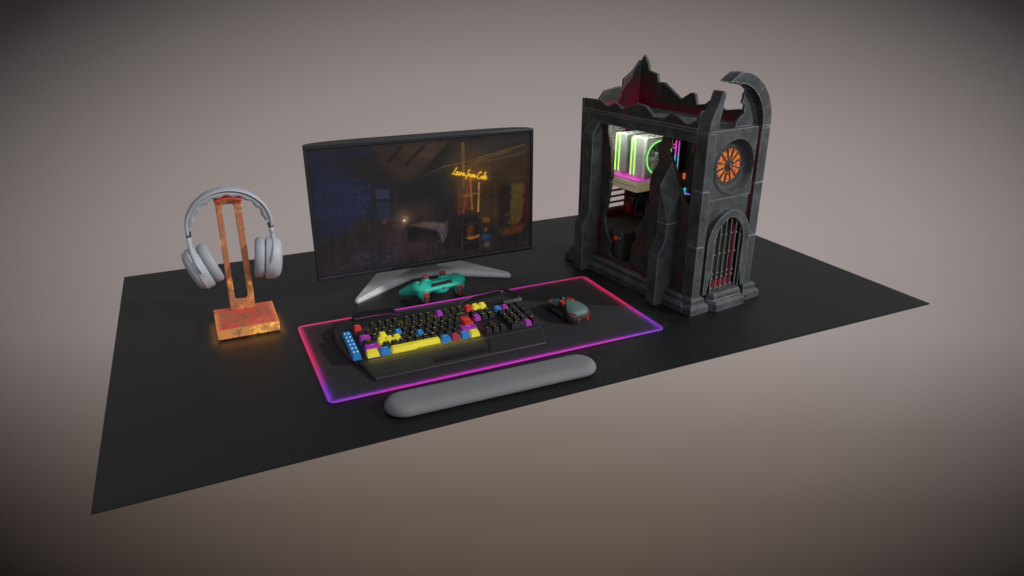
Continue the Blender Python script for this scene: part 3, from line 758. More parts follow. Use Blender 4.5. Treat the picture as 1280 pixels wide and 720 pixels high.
# ------------------------------------------------------------------ computer mouse
cm = thing('computer_mouse', 'angular teal and dark brown gaming mouse with red accents on the mat', 'mouse', (.9580,.3080,.0036), math.radians(9))
cm.scale = (.90,.86,1.0)
M_msh = mat('mouse_dark_brown', (.035,.022,.018), .42, var=.3)
M_teal = mat('mouse_worn_teal', (.095,.16,.16), .55, var=.3, scale=160)
M_tealD = mat('mouse_side_teal', (.05,.085,.085), .55, var=.25, scale=160)
M_orng = mat('mouse_red_accent', (.55,.05,.03), .4, emit=(.8,.06,.02), estr=.15)
ML = .062
def m_h(s): return .0185+.0175*math.sin(PI*(.08+.80*(1-s)))**1.2 if s < 1 else .01     # s 0 rear ..1 front
def m_w(s): return .0300+.0045*math.cos(2*PI*(s-.12))-.003*max(0,s-.8)*5*.4
def m_surf(s, t, off=0.0):
    y = lerp(-ML, ML, s); w = m_w(s)*(1-max(0,.10-s)*3.0-max(0,s-.93)*2.0); hgt = m_h(s)*(1-max(0,.07-s)*4.2)
    a = t*PI/2
    x = (w+off)*math.copysign(abs(math.sin(a))**.75, t); z = .004+(hgt-.004+off)*abs(math.cos(a))**.62
    return Vector((x, y, z))
b_ = MB(); rings = []
for i in range(25):
    s = i/24; ring = [m_surf(s, -1+2*j/20) for j in range(21)]
    ring = [Vector((ring[0].x*.9, ring[0].y, 0.0008))]+ring+[Vector((ring[-1].x*.9, ring[-1].y, 0.0008))]
    rings.append(ring)
b_.loft(rings); b_.build('shell', M_msh, cm, smooth=50)
def panel(fl, s0, s1, name, m, off=.0016, ns=12, nt=8):
    b2 = MB(); rings = []
    for i in range(ns+1):
        s = lerp(s0, s1, i/ns); ta, tb = fl(i/ns)
        topr = [m_surf(s, lerp(ta,tb,j/nt), off) for j in range(nt+1)]
        botr = [m_surf(s, lerp(ta,tb,j/nt), -.002) for j in reversed(range(nt+1))]
        rings.append(topr+botr)
    b2.loft(rings); return b2.build(name, m, cm, smooth=40)
def palm_f(q):
    w = .62*(.55+.45*min(1,q*3.2))*(1 if q < .35 else max(.03, 1-(q-.35)/.65))
    return (-w*.92-.10*q, w*1.05-.10*q)
panel(palm_f, .015, .50, 'palm_panel', M_teal, off=.0032)
panel(lambda q: (-.70+.10*q, -.16+.02*q), .62, .985, 'main_button', M_teal, off=.0026)
panel(lambda q: (.14-.02*q, .70-.10*q), .62, .985, 'main_button', M_teal, off=.0026)
panel(lambda q: (-.46+.10*q, -.26+.1*q), .44, .60, 'red_accent', M_orng, off=.0030, ns=4)
panel(lambda q: (.16-.08*q, .36-.1*q), .46, .60, 'red_accent', M_orng, off=.0030, ns=4)
panel(lambda q: (-.992, -.86+.03*math.cos(PI*q)), .34, .74, 'thumb_panel', M_tealD, off=.0026)
panel(lambda q: (-.80+.10*q, -.74+.10*q), .30, .80, 'side_ridge', M_black, off=.0016)
panel(lambda q: (-.60, -.55), .06, .11, 'red_accent', M_orng, off=.0030, ns=3, nt=3)
panel(lambda q: (.62, .67), .03, .07, 'red_accent', M_orng, off=.0030, ns=3, nt=3)
panel(lambda q: (-.50, -.36), .86, .93, 'red_accent', M_orng, off=.0042, ns=3, nt=3)
p_ = m_surf(.72, 0); MB().lathe([(.0001,-.0035),(.0075,-.0035),(.0085,-.0025),(.0085,.0025),(.0075,.0035),(.0001,.0035)], 22, Matrix.Translation((0,p_.y,p_.z-.002)) @ Matrix.Rotation(PI/2,4,'Y')).build('scroll_wheel', M_black, cm)
for tx in (-.012,.016):
    e_ = MB(); e_.lathe([(.0025,0),(.0042,0),(.0046,.004),(.0036,.0055),(.0025,.004)], 14, Matrix.Translation((tx,-ML+.002,.0085)) @ Matrix.Rotation(PI/2,4,'X'), cap=False); e_.build('rear_vent', M_bar if tx < 0 else M_orng, cm)

# ------------------------------------------------------------------ game controller
gc = thing('game_controller', 'teal game controller with red thumbsticks standing between keyboard and monitor foot', 'game controller', (.7215,.5420,.0005), math.radians(8))
M_gp = mat('controller_teal', (.030,.64,.48), .48, var=.08, scale=50)
M_gpr = mat('controller_red', (.50,.06,.05), .38, var=.12)
M_gpt = mat('controller_trigger', (.20,.045,.035), .45, var=.2)
M_gpb = mat('controller_button_brown', (.19,.14,.12), .5)
def ell(b, c, r): b.sphere(c, r, 20, 12)
def capsule(b, p0, p1, r0, r1, n=7):
    for k in range(n+1):
        t = k/n; b.sphere(tuple(lerp(a, c, t) for a, c in zip(p0,p1)), lerp(r0,r1,t), 16, 10)
g_ = MB()
for k in range(9):                                      # main deck, front edge toward the keyboard
    x = lerp(-.046,.046,k/8)
    ell(g_, (x,-.004,.0345-.0*abs(x)), (.019,.023,.0105))
    ell(g_, (x*.55,.012,.0330), (.018,.020,.0100))
for s in (-1,1):
    ell(g_, (s*.050,.004,.0360), (.024,.027,.0125))
    ell(g_, (s*.049,-.012,.0270), (.0165,.013,.0175))
    ell(g_, (s*.046,-.017,.0145), (.0095,.0085,.0145))  # trigger horn down to the desk
    ell(g_, (s*.0245,.024,.0385), (.0135,.0130,.0085))  # stick dome
    capsule(g_, (s*.056,.008,.0330), (s*.0745,.040,.0165), .0175, .0115)
    capsule(g_, (s*.0745,.040,.0165), (s*.0770,.048,.0125), .0115, .0100, 2)
ell(g_, (0,-.010,.0275), (.0240,.0150,.0130)); ell(g_, (0,-.006,.020), (.0120,.0110,.0090))
go = g_.build('body', M_gp, gc, smooth=0)
rm = go.modifiers.new('remesh', 'REMESH'); rm.mode = 'VOXEL'; rm.voxel_size = .0016; rm.use_smooth_shade = True
sm = go.modifiers.new('smooth', 'SMOOTH'); sm.iterations = 16; sm.factor = .6
ZT = .0452
for s in (-1,1):
    st = MB(); st.lathe([(.0001,0),(.0052,0),(.0046,.002),(.0050,.0045),(.0076,.0056),(.0082,.0080),(.0070,.0096),(.0001,.0086)], 22, Matrix.Translation((s*.0245,.0245,.0455)))
    st.build('thumbstick', M_gpr, gc)
    MB().lathe([(.0088,-.001),(.0092,.0012),(.0068,.0018),(.0055,0)], 22, Matrix.Translation((s*.0245,.0245,.0458)), cap=False).build('stick_ring', M_gp, gc)
    MB().loft([[(s*.046-w*.0072,y,z),(s*.046+w*.0072,y,z),(s*.046+w*.0072,y+.008,z),(s*.046-w*.0072,y+.008,z)] for z,y,w in ((.001,-.0235,.55),(.010,-.0268,.85),(.0215,-.0278,1),(.0235,-.0255,1))]).build('trigger', M_gpt, gc, bevel=.0012)
    MB().loft([[(s*.046-w*.0074,y,z),(s*.046+w*.0074,y,z),(s*.046+w*.0074,y+.010,z),(s*.046-w*.0074,y+.010,z)] for z,y,w in ((.0250,-.0268,1),(.0300,-.0275,1),(.0325,-.0245,.95))]).build('shoulder_button', M_gpr, gc, bevel=.0012)
for dx, dy in ((0,.0095),(0,-.0095),(.0095,0),(-.0095,0)):
    MB().lathe([(.0001,0),(.0036,0),(.0036,.0016),(.003,.0022),(.0001,.0022)], 16, Matrix.Translation((-.0520+dx*.92,.004+dy*.92,.0478-.0*dx))).build('face_button', M_gpb, gc)
    MB().box((.0520+dx*.75-.0028-abs(dx)*.08,.006+dy*.75-.0028-abs(dy)*.08,.0470),(.0520+dx*.75+.0028+abs(dx)*.08,.006+dy*.75+.0028+abs(dy)*.08,.0496)).build('direction_button', M_gpb, gc, bevel=.0008)
MB().hexa([(-.031,-.0215,.0405),(.029,-.0215,.0405),(.027,-.0125,.0452),(-.025,-.0125,.0452),(-.031,-.0225,.0418),(.029,-.0225,.0418),(.027,-.0130,.0466),(-.025,-.0130,.0466)]).build('touch_bar', mat('bar_dark_olive',(.03,.035,.022),.4), gc, bevel=.0006)
for dx in (-.008,.006): MB().box((dx-.0045,.008,.0424),(dx+.0045,.0105,.0447)).build('option_button', mat('option_dark_teal',(.03,.12,.10),.5), gc, bevel=.0005)
MB().lathe([(.0001,0),(.0032,0),(.0032,.0012),(.0001,.0016)], 18, Matrix.Translation((.002,-.0258,.0335)) @ Matrix.Rotation(PI/2,4,'X')).build('round_emblem', mat('emblem_mauve',(.22,.09,.16),.4), gc)

# ------------------------------------------------------------------ gothic computer tower
tw = thing('computer_tower', 'ruined gothic cathedral computer case of dark stone with broken walls and lit parts inside', 'computer', (1.217,.183,0), math.radians(7.8))
W, D = .238, .4925
CU = .1193
# plinth
pl = MB()
pl.cbox((0,0,0),(.0575,.03,.0215),.0055); pl.cbox((.1805,0,0),(W,.03,.0215),.0055)
pl.cbox((0,.0302,0),(.06,D,.0215),.0055); pl.cbox((W-.06,.0302,0),(W,D,.0215),.0055); pl.cbox((.05,.43,0),(W-.05,D,.0213),.0055)
pl.box((.03,.028,0),(W-.03,D-.03,.020))
pl.build('plinth', M_stone, tw, bevel=.0006)
p2 = MB()
p2.cbox((.0085,.0085,.0212),(.0500,.045,.037),.004); p2.cbox((.188,.0085,.0212),(W-.0085,.045,.037),.004)
p2.cbox((.0085,.0452,.0212),(.036,D-.012,.0368),.004); p2.cbox((W-.036,.0452,.0212),(W-.0085,D-.012,.0368),.004)
p2.box((.03,.028,.018),(W-.03,D-.02,.0345))
p2.build('plinth_course', M_stone, tw, bevel=.0006)
ds = MB()
ds.hexa([(.0590,.0260,0),(.1795,.0260,0),(.1795,.03,0),(.0590,.03,0),(.0590,.0260,.022),(.1795,.0260,.022),(.1795,.03,.022),(.0590,.03,.022)])
def step(u0,u1,v0,z0,z1,cut,ch):
    base_ = [(u0,v0+cut+.004),(u0+cut,v0),(u1-cut,v0),(u1,v0+cut+.004),(u1,.035),(u0,.035)]
    inn = [(u0+ch,v0+cut+.004+ch*.4),(u0+cut+ch*.4,v0+ch),(u1-cut-ch*.4,v0+ch),(u1-ch,v0+cut+.004+ch*.4),(u1-ch,.035),(u0+ch,.035)]
    ds.loft([[(x,y,z0) for x,y in base_],[(x,y,z1-ch*1.2) for x,y in base_],[(x,y,z1) for x,y in inn]])
step(.0590,.1795,-.0135,0,.0235,.013,.0055); step(.0640,.1745,-.0010,.0225,.0400,.010,.0045)
ds.build('door_step', M_stone, tw, bevel=.0006)
# corner pillars
def pillar(u0,u1,v0,v1):
    b = MB()
    for z0, z1 in ((.0365,.1595),(.1618,.2900),(.2925,.4185)): b.box((u0,v0,z0),(u1,v1,z1))
    b.box((u0+.0025,v0+.0025,.036),(u1-.0025,v1-.0025,.4215)); b.box((u0-.0004,v0-.0004,.4200),(u1+.0004,v1+.0004,.4232))
    return b
for a in ((.018,.0437,.018,.0505),(.1915,.2203,.018,.0505),(.018,.0437,.4300,.4600),(.1915,.2203,.4300,.4600)):
    pillar(*a).build('corner_pillar', M_stone, tw, bevel=.0011)
# front wall with round and arched openings
def garch(hw_, zb, zs, za, n=14, cu=CU):
    """closed gothic arch outline: half width, base, spring, apex"""
    R = ((za-zs)**2+hw_**2)/(2*hw_); o = [(cu-hw_,zb),(cu+hw_,zb)]
    a1 = math.atan2(za-zs, R-hw_)
    for i in range(n+1):
        t = a1*i/n; o.append((cu+hw_-R+R*math.cos(t), zs+R*math.sin(t)))
    for i in range(n-1,-1,-1):
        t = a1*i/n; o.append((cu-hw_+R-R*math.cos(t), zs+R*math.sin(t)))
    return o
RC = (.1180,.3375)
fw = MB()
fw.prism([(.0437,.040),(.1915,.040),(.1915,.2640),(.0437,.2640)], XZ, .0265, .034, holes=[garch(.0560,.041,.158,.2300)])
fw.prism([(.0452,.2660),(.1850,.2660),(.1850,.4225),(.0452,.4225)], XZ, .0235, .034, holes=[circ(RC[0],RC[1],.0628,56)])
fw.prism([(.0437,.2600),(.1915,.2600),(.1915,.4200),(.0437,.4200)], XZ, .0280, .0335, holes=[circ(RC[0],RC[1],.0640,56)])
fw.build('front_wall', M_stone, tw, bevel=.0009)
ci = MB(); ci.box((.0437,.0240,.040),(.0465,.0262,.262)); ci.box((.1868,.0240,.040),(.1913,.0262,.42)); ci.box((.0439,.0200,.2665),(.0450,.0262,.4190))
ci.build('crimson_inlay', M_crimson, tw)
# rose window
rw = MB(); Mr = Matrix.Translation((RC[0],0,RC[1])) @ Matrix.Rotation(PI/2,4,'X')   # local z -> -y
rw.lathe([(.0628,-.0215),(.0655,-.0222),(.0655,-.0240),(.0628,-.0252),(.0600,-.0245),(.0540,-.0330),(.0485,-.0370),(.0468,-.0372),(.0468,-.0450),(.0660,-.0450),(.0660,-.0340)], 64, Mr, cap=False)
rose = rw.build('rose_window', stone('rose_stone', base=(.045,.047,.052), edge=(.15,.16,.17)), tw, smooth=45)
tr = MB()
for k in range(12):
    a = 2*PI*(k+.5)/12
    M2 = Matrix.Translation((RC[0],0,RC[1])) @ Matrix.Rotation(a,4,'Y')
    tr.hexa([(.0011,.0372,.009),(-.0011,.0372,.009),(-.0011,.0420,.009),(.0011,.0420,.009),(.0022,.0372,.0465),(-.0022,.0372,.0465),(-.0022,.0420,.0465),(.0022,.0420,.0465)], M=M2)
tr.lathe([(.0432,-.0365),(.0470,-.0365),(.0470,-.0410),(.0432,-.0410),(.0432,-.0365)], 56, Mr, cap=False)
tr.lathe([(.0001,-.0345),(.0050,-.0345),(.0056,-.0360),(.0095,-.0362),(.0125,-.0372),(.0130,-.0410),(.0001,-.0410)], 32, Mr)
for k in range(12):
    a = 2*PI*k/12; M2 = Matrix.Translation((RC[0],0,RC[1])) @ Matrix.Rotation(a,4,'Y')
    tr.prism([(-.0088,.0440),(.0088,.0440),(.0070,.0388),(.0035,.0402),(0,.0375),(-.0035,.0402),(-.0070,.0388)], lambda x,z,d_: tuple(M2 @ Vector((x,d_,z))), .0375, .0415)
tr.build('tracery', stone('tracery_stone', base=(.026,.024,.025), edge=(.12,.11,.11)), rose, smooth=30)
def glassmat():
    m, n, p = base_mat('amber_stained_glass')
    tc = n.node('ShaderNodeTexCoord').outputs['Object']
    f = n.noise(tc, 150, 4, .65)
    n.link(n.ramp(f, [(.32,(.14,.012,.008)),(.46,(.50,.09,.02)),(.6,(.85,.26,.04)),(.72,(1,.58,.20))]), p.inputs['Emission Color'])
    p.inputs['Emission Strength'].default_value = .72; p.inputs['Base Color'].default_value = (.2,.06,.02,1); p.inputs['Roughness'].default_value = .25
    return m
M_glass = glassmat()
MB().lathe([(.0001,-.0400),(.0460,-.0400),(.0460,-.0425),(.0001,-.0425)], 48, Mr).build('stained_glass', M_glass, rose)
em = MB(); em.prism([(RC[0]-.0018,RC[1]+.004),(RC[0]+.0004,RC[1]+.004),(RC[0]+.0028,RC[1]),(RC[0]+.0004,RC[1]-.004),(RC[0]-.0018,RC[1]-.004),(RC[0]+.0004,RC[1])], XZ, .0335, .0344)
em.build('hub_mark', M_glass, rose)
# gate
gt = MB()
gt.prism(garch(.0705,.0385,.160,.2385), XZ, .0130, .0250, holes=[garch(.0500,.0390,.158,.2215)])
gate = gt.build('gate_arch', M_stone, tw, bevel=.0022, seg=2)
bars = MB()
for k in range(6):
    u = CU-.0425+.0170*k; du = abs(u-CU)
    R = ((.2215-.158)**2+.05**2)/(.1); zt = .158+math.sqrt(max(0,R*R-(du+R-.05)**2))
    bars.box((u-.0013,.0175,.036),(u+.0013,.0202,zt))
    for z in (.178,.132,.084,.072,.048):
        if k < 5 and z < zt-.008: bars.box((u+.0013,.0180,z-.0016+.0012*(k%2)),(u+.0070,.0197,z+.0016+.0012*(k%2)))
bars.build('portcullis', M_bar, gate, bevel=.0004)
gi = MB(); gi.box((CU-.056,.0360,.036),(CU+.056,.0380,.232)); gi.build('inner_panel', mat('dark_green_panel',(.012,.017,.012),.5,var=.5,scale=40), gate)
gr = MB(); gr.box((CU+.030,.0300,.036),(CU+.044,.0330,.205)); gr.box((CU-.05,.0300,.036),(CU+.030,.0330,.060)); gr.box((CU-.0495,.0252,.036),(CU-.046,.0330,.190)); gr.build('red_lining', mat('crimson_lining',(.30,.012,.03),.5,var=.5,scale=40), gate)
# broken gothic gable over the front
def ring_pts(h_, zs, za, t0, t1, n=18, side=1):
    R = ((za-zs)**2+h_**2)/(2*h_); a1 = math.atan2(za-zs, R-h_)
    return [(CU+side*(h_-R+R*math.cos(a1*lerp(t0,t1,i/n))), zs+R*math.sin(a1*lerp(t0,t1,i/n))) for i in range(n+1)]
go_ = ring_pts(.1010,.4236,.5435,0,1); gi_ = ring_pts(.0730,.4236,.5185,0,1)
left_o = [(.0995,.5435),(.0840,.5350),(.0690,.5255)]
jag = [(.0775,.5238),(.0840,.5262),(.0880,.5222),(.0950,.5235),(.1000,.5190),(.1080,.5205)]
gb = MB()
gb.prism(go_+left_o+jag+list(reversed(gi_)), XZ, .0180, .0500)
gab = gb.build('broken_arch', M_stone, tw)
jl = MB()
for t in (.30,.60):
    a_ = ring_pts(.1013,.4236,.5438,t,t,1)[0]; c_ = ring_pts(.0727,.4236,.5182,t,t,1)[0]
    dx, dz = a_[0]-c_[0], a_[1]-c_[1]; L_ = math.hypot(dx,dz); nx, nz = -dz/L_*.0009, dx/L_*.0009
    jl.prism([(c_[0]-nx,c_[1]-nz),(a_[0]-nx,a_[1]-nz),(a_[0]+nx,a_[1]+nz),(c_[0]+nx,c_[1]+nz)], XZ, .0176, .0504)
jl.build('mortar_joints', M_deep, gab)
sb_ = MB()
sb_.prism([(.0186,.4236),(.0215,.4420),(.0300,.4640),(.0420,.4860),(.0490,.5060),(.0530,.5085),(.0590,.5030),(.0595,.4940),(.0560,.4880),(.0545,.4720),(.0510,.4560),(.0475,.4400),(.0460,.4236)], XZ, .0180, .0480)
sb_.build('arch_stub', M_stone, tw, bevel=.0014)
# the stub's sloping foot on the side wall
sf = MB(); sf.prism([(.048,.4232),(.0860,.4232),(.0740,.4300),(.0640,.4400),(.0560,.4520),(.0480,.4660)], YZ, .0190, .0400); sf.build('stub_foot', M_stone, tw, bevel=.0014)
ty = MB()
ty.prism([(.1918,.4236)]+gi_+[(.1300,.5120),(.1420,.5070),(.1400,.5010),(.1345,.4940),(.1350,.4860),(.1310,.4770),(.1420,.4715),(.1395,.4600),(.1440,.4530),(.1360,.4475),(.1290,.4430),(.1240,.4380),(.1190,.4330),(.1175,.4236)], XZ, .0330, .0400)
ty.build('broken_tympanum', stone('tympanum_stone', base=(.055,.058,.063)), tw, bevel=.0008)
# side wall facing the camera, broken open
hole = [(.3678,.4013),(.3626,.3726),(.3478,.3306),(.3430,.29),(.3391,.2606),(.3495,.247),(.343,.2426),(.3559,.1674),(.3632,.1545),(.3513,.1106),(.3299,.0846),(.3359,.0562),(.3227,.0400),
        (.2584,.0410),(.2498,.0532),(.2493,.0973),(.2332,.1219),(.2377,.1434),(.2088,.1927),(.2049,.2187),(.1949,.2273),(.1998,.2722),(.1955,.2992),(.1741,.3313),(.1834,.3709),(.1704,.383),(.1651,.3985),
        (.1570,.3940),(.1487,.3990),(.1440,.3800),(.1467,.3633),(.1330,.3460),(.1213,.3271),(.1144,.3081),(.0914,.2718),(.0744,.2482),(.0640,.2502),(.0640,.4010)]
sw = MB(); sw.prism([(.049,.036),(.452,.036),(.452,.4070),(.049,.4070)], YZ, .0300, .0385, holes=[hole]); sw.build('side_wall', M_wall, tw, bevel=.0007)
def rim(pts, w):     # pale broken edge lies on the wall itself
    return pts
rl = MB(); rl.box((.0255,.0508,.038),(.0298,.0560,.394)); rl.box((.0255,.4240,.038),(.0298,.4298,.394)); rl.box((.0275,.132,.0372),(.0299,.374,.0420)); rl.box((.0262,.3735,.038),(.0299,.3790,.15))
rl.build('crimson_inlay', M_crimson, tw)
# top beam and jagged parapets
tb = MB(); tb.box((.0190,.0508,.3960),(.0380,.4510,.4195)); tb.box((.0170,.0508,.4200),(.0385,.4525,.4270)); tb.build('top_beam', M_stone, tw, bevel=.001)
pp = [(.4520,.4268),(.4520,.4518),(.3841,.4532),(.3675,.4427),(.3536,.4417),(.3294,.453),(.3024,.4416),(.2917,.444),(.2501,.4592),(.2186,.457),(.1893,.4353),(.1566,.4371),(.142,.4479),(.128,.4507),(.107,.4434),(.0907,.4345),(.08,.4338),(.0591,.4442),(.0500,.4400),(.0500,.4268)]
MB().prism(pp, YZ, .0185, .0255).build('parapet', M_deep, tw, bevel=.0009)
rp = [(.0500,.036),(.0500,.4300),(.1044,.449),(.149,.4413),(.1795,.4569),(.1992,.4596),(.2141,.4483),(.2402,.4442),(.2485,.4691),(.264,.4713),(.2966,.4517),(.3003,.4539),(.3606,.4874),(.383,.4867),(.3889,.5067),(.4203,.5134),(.4284,.5346),(.4440,.5530),(.4590,.5300),(.4600,.036)]
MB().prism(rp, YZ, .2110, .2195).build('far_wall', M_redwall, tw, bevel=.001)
# rear wall with slots and a fan grille
slots = [[(.107,.137+.0172*i),(.1845,.137+.0172*i),(.1845,.1495+.0172*i),(.107,.1495+.0172*i)] for i in range(4)]
rear_prof = [(.0180,.036),(.2105,.036),(.2105,.5370),(.2090,.5388),(.1861,.5128),(.1574,.4947),(.1535,.4925),(.1500,.4640),(.1413,.4737),(.0882,.4651),(.0688,.4433),(.0180,.4518)]
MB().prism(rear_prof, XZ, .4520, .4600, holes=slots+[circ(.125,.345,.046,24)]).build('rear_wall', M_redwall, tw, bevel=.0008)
gg = MB()
for k in range(13):
    o_ = -.045+.0075*k; h2 = math.sqrt(max(0,.046**2-o_*o_))
    gg.box((.125+o_-.0012,.4545,.345-h2),(.125+o_+.0012,.4570,.345+h2)); gg.box((.125-h2,.4550,.345+o_-.0012),(.125+h2,.4575,.345+o_+.0012))
gg.build('fan_grille', M_silver, tw)
MB().box((.100,.4440,.1180),(.1880,.4510,.1340)).build('red_trim', mat('red_trim_paint',(.16,.010,.016),.5,var=.3), tw, bevel=.001)
# roof tray between the parapets
MB().box((.0390,.0508,.4120),(.2105,.4515,.4190)).build('roof_tray', stone('tray_stone', base=(.085,.09,.09), edge=(.2,.21,.21)), tw)
MB().box((.0390,.0240,.0345),(.2105,.4515,.0372)).build('floor_tray', M_deep, tw)
# buttresses
def buttress(v0, v1, broken=False):
    b = MB()
    lo, mi_, wl = -.0262, -.0060, .0300
    # stepped outline in (u,z), extruded along v
    if not broken:
        b.prism([(wl,.0),(lo,.0),(lo,.1295),(mi_,.1620),(mi_,.3695),(wl-.004,.4130),(wl,.4130)], lambda a,c,d_: (a,d_,c), v0, v1)
    else:
        b.prism([(wl,.0),(lo,.0),(lo,.1295),(mi_,.1620),(mi_,.2020),(wl,.2020)], lambda a,c,d_: (a,d_,c), v0, v1)
        b.hexa([(mi_,v0,.2020),(wl,v0,.2020),(wl,v1,.2020),(mi_,v1,.2020),(mi_,v0,.2065),(wl-.002,v0,.2710),(wl-.002,v1,.3420),(mi_,v1,.2885)])
    return b
buttress(.0945,.1275,True).build('buttress', M_stone, tw, bevel=.0014)['label'] = 'front buttress with its top broken off at a slant'
buttress(.3810,.4180).build('buttress', M_stone, tw, bevel=.0014)
# --- computer parts seen through the break
M_pcb = mat('circuit_board_black', (.014,.015,.016), .45, var=.4, scale=120)
MB().box((.2050,.070,.050),(.2090,.440,.400)).build('motherboard', M_pcb, tw)
for i, (v, z, a, c_) in enumerate(((.36,.16,.03,.02),(.40,.19,.02,.04),(.33,.20,.04,.015),(.40,.34,.03,.05),(.16,.12,.05,.04),(.20,.10,.03,.03),(.12,.30,.03,.06))): MB().box((.1930,v-a/2,z-c_/2),(.2052,v+a/2,z+c_/2)).build('heatsink_block', M_blackmat, tw, bevel=.002)
MB().box((.0500,.3045,.0372),(.2040,.4430,.1125)).build('power_supply', mat('psu_charcoal',(.085,.085,.088),.6,var=.15,scale=200,bump=.3), tw, bevel=.0025)
cl = MB(); cl.box((.0470,.3280,.0880),(.0502,.3300,.0970)); cl.box((.0470,.3350,.0880),(.0502,.3370,.0970)); cl.box((.0470,.3280,.0960),(.0502,.3370,.0985)); cl.build('red_connector', mat('connector_red',(.6,.05,.03),.4,emit=(.7,.05,.03),estr=.2), tw)
MB().box((.0482,.3120,.0965),(.0502,.3280,.0980)).build('white_pin', mat('pin_white',(.7,.7,.7),.4), tw)
cb = MB(); cb.tube([(.195,.40,.175),(.180,.395,.165),(.170,.39,.145),(.172,.385,.125),(.185,.38,.115)],.0035); cb.tube([(.198,.37,.18),(.184,.365,.16),(.180,.36,.135)],.003); cb.build('power_cable', mat('cable_navy',(.02,.03,.09),.5), tw)
c2 = MB(); c2.box((.176,.425,.118),(.190,.443,.150)); c2.box((.180,.385,.118),(.190,.41,.130)); c2.build('red_bracket', mat('bracket_red',(.20,.018,.018),.5,emit=(.3,.01,.01),estr=.04), tw, bevel=.002)
# graphics card lying flat: pink lit backplate, cream edge
M_pink = mat('pink_backplate', (.55,.06,.42), .4, emit=(.62,.05,.45), estr=.42)
gp_ = MB().box((.0480,.2620,.2330),(.190,.3860,.2600)).build('graphics_card', mat('card_cream',(.62,.57,.44),.45,emit=(.7,.6,.36),estr=.16), tw, bevel=.002)
MB().box((.0485,.2625,.2602),(.190,.3855,.2640)).build('backplate', M_pink, gp_, bevel=.0008)
sl = MB()
for v in (.36,.315,.278): sl.box((.0800,v-.012,.2638),(.0830,v+.006,.2646))
sl.build('vent_slots', M_black, gp_)
MB().box((.0474,.2640,.2460),(.0482,.3840,.2475)).build('edge_groove', mat('groove_tan',(.28,.24,.16),.5), gp_)
# twin tower cooler
M_white = mat('cooler_white', (.66,.66,.64), .42, var=.05)
M_fin = mat('fin_aluminium', (.42,.43,.42), .4, metal=.4)
M_neon = glow('lime_light', (.44,1.0,.13), 1.5, (.2,.4,.1))
M_ring = glow('green_light', (.22,.95,.20), 1.15, (.2,.4,.1))
Z0, Z1 = .2672, .3665
cool = thing('cpu_cooler', '', '', (0,0,0)); del cool['label']; del cool['category']; cool.parent = tw
def block(v0, v1, name, m): return MB().box((.0720,v0,Z0),(.1560,v1,Z1)).build(name, m, tw_c, bevel=.002)
COL.objects.unlink(cool); bpy.data.objects.remove(cool)
fins = MB()
for i in range(22):
    z = Z0+.004+i*.0043; fins.box((.0740,.2760,z),(.1540,.2990,z+.0012)); fins.box((.0740,.3370,z),(.1540,.3600,z+.0012))
fins.box((.0735,.2755,Z1-.004),(.1545,.2995,Z1)); fins.box((.0735,.3365,Z1-.004),(.1545,.3605,Z1)); fins.box((.0765,.2770,Z0),(.1515,.2980,Z1-.001)); fins.box((.0765,.3380,Z0),(.1515,.3590,Z1-.001)); fins.box((.100,.28,.255),(.13,.356,.27))
cool = fins.build('cpu_cooler', M_fin, tw, bevel=.0003); cool['label'] = 'white twin tower cooler with lime lit fans'
def fan(v0, v1):
    b = MB(); cx3, cz3 = .1165, (Z0+Z1)/2
    b.prism([(.0710,Z0-.001),(.1620,Z0-.001),(.1620,Z1+.001),(.0710,Z1+.001)], XZ, v0, v1, holes=[circ(cx3,cz3,.0405,40)])
    f_ = b.build('fan', M_white, cool, bevel=.0016)
    return f_, cx3, cz3
def fan_parts(v0, v1, ring_front):
    f_, cx3, cz3 = fan(v0, v1)
    Mb = Matrix.Translation((cx3,(v0+v1)/2,cz3)) @ Matrix.Rotation(PI/2,4,'X')
    bl_ = MB(); bl_.lathe([(.0001,-.006),(.0120,-.006),(.0130,-.004),(.0130,.005),(.0110,.0075),(.0001,.008)], 24, Mb)
    for k in range(9):
        rings = []
        for r_, tw_, w2 in ((.012,.9,.010),(.025,.72,.015),(.0375,.55,.018)):
            a0 = 2*PI*k/9+r_*14
            ring = []
            for e_, h_ in ((-1,-1),(1,1)):
                a2 = a0+e_*w2/r_*.5
                for th in (-.0005,.0005): ring.append(Mb @ Vector((r_*math.cos(a2), r_*math.sin(a2), h_*.0042*tw_+th)))
            rings.append([ring[0],ring[2],ring[3],ring[1]])
        bl_.loft(rings)
    bl_.build('fan_blades', mat('blade_grey',(.55,.55,.55),.4), cool, smooth=30)
    rg = MB()
    if ring_front: rg.lathe([(.0405,.0), (.0432,.0),(.0432,.0012),(.0405,.0012),(.0405,.0)], 56, Matrix.Translation((cx3,v0-.0001,cz3)) @ Matrix.Rotation(PI/2,4,'X'), cap=False)
    if ring_front: rg.build('light_ring', M_ring, cool)
    return f_
fan_parts(.2620,.2752,True); fan_parts(.3608,.3775,False); fan_parts(.3000,.3165,False)
for v in (.3155,.3020,.3765,.3625):      # thin lime strips down the open side of each fan frame
    MB().tube([(.0840,v,Z1+.0006),(.0740,v,Z1+.0002),(.0702,v,Z1-.0035),(.0702,v,Z0+.0035),(.0740,v,Z0-.0004),(.0860,v,Z0-.0004)], .0013, 8).build('light_strip', M_neon, cool)
tp = MB()
for va, vb in ((.2620,.2995),(.3360,.3605)): tp.box((.0722,va,Z1+.0002),(.1558,vb,Z1+.0028))
tp.build('top_cap', M_white, cool, bevel=.0008)
ts = MB()
for i in range(4):
    for v in (.2740,.2890,.3480): ts.box((.0800+i*.0195,v-.0035,Z1+.0020),(.0905+i*.0195,v+.0035,Z1+.0031))
ts.build('cap_slots', M_blackmat, cool)
sp_ = MB()
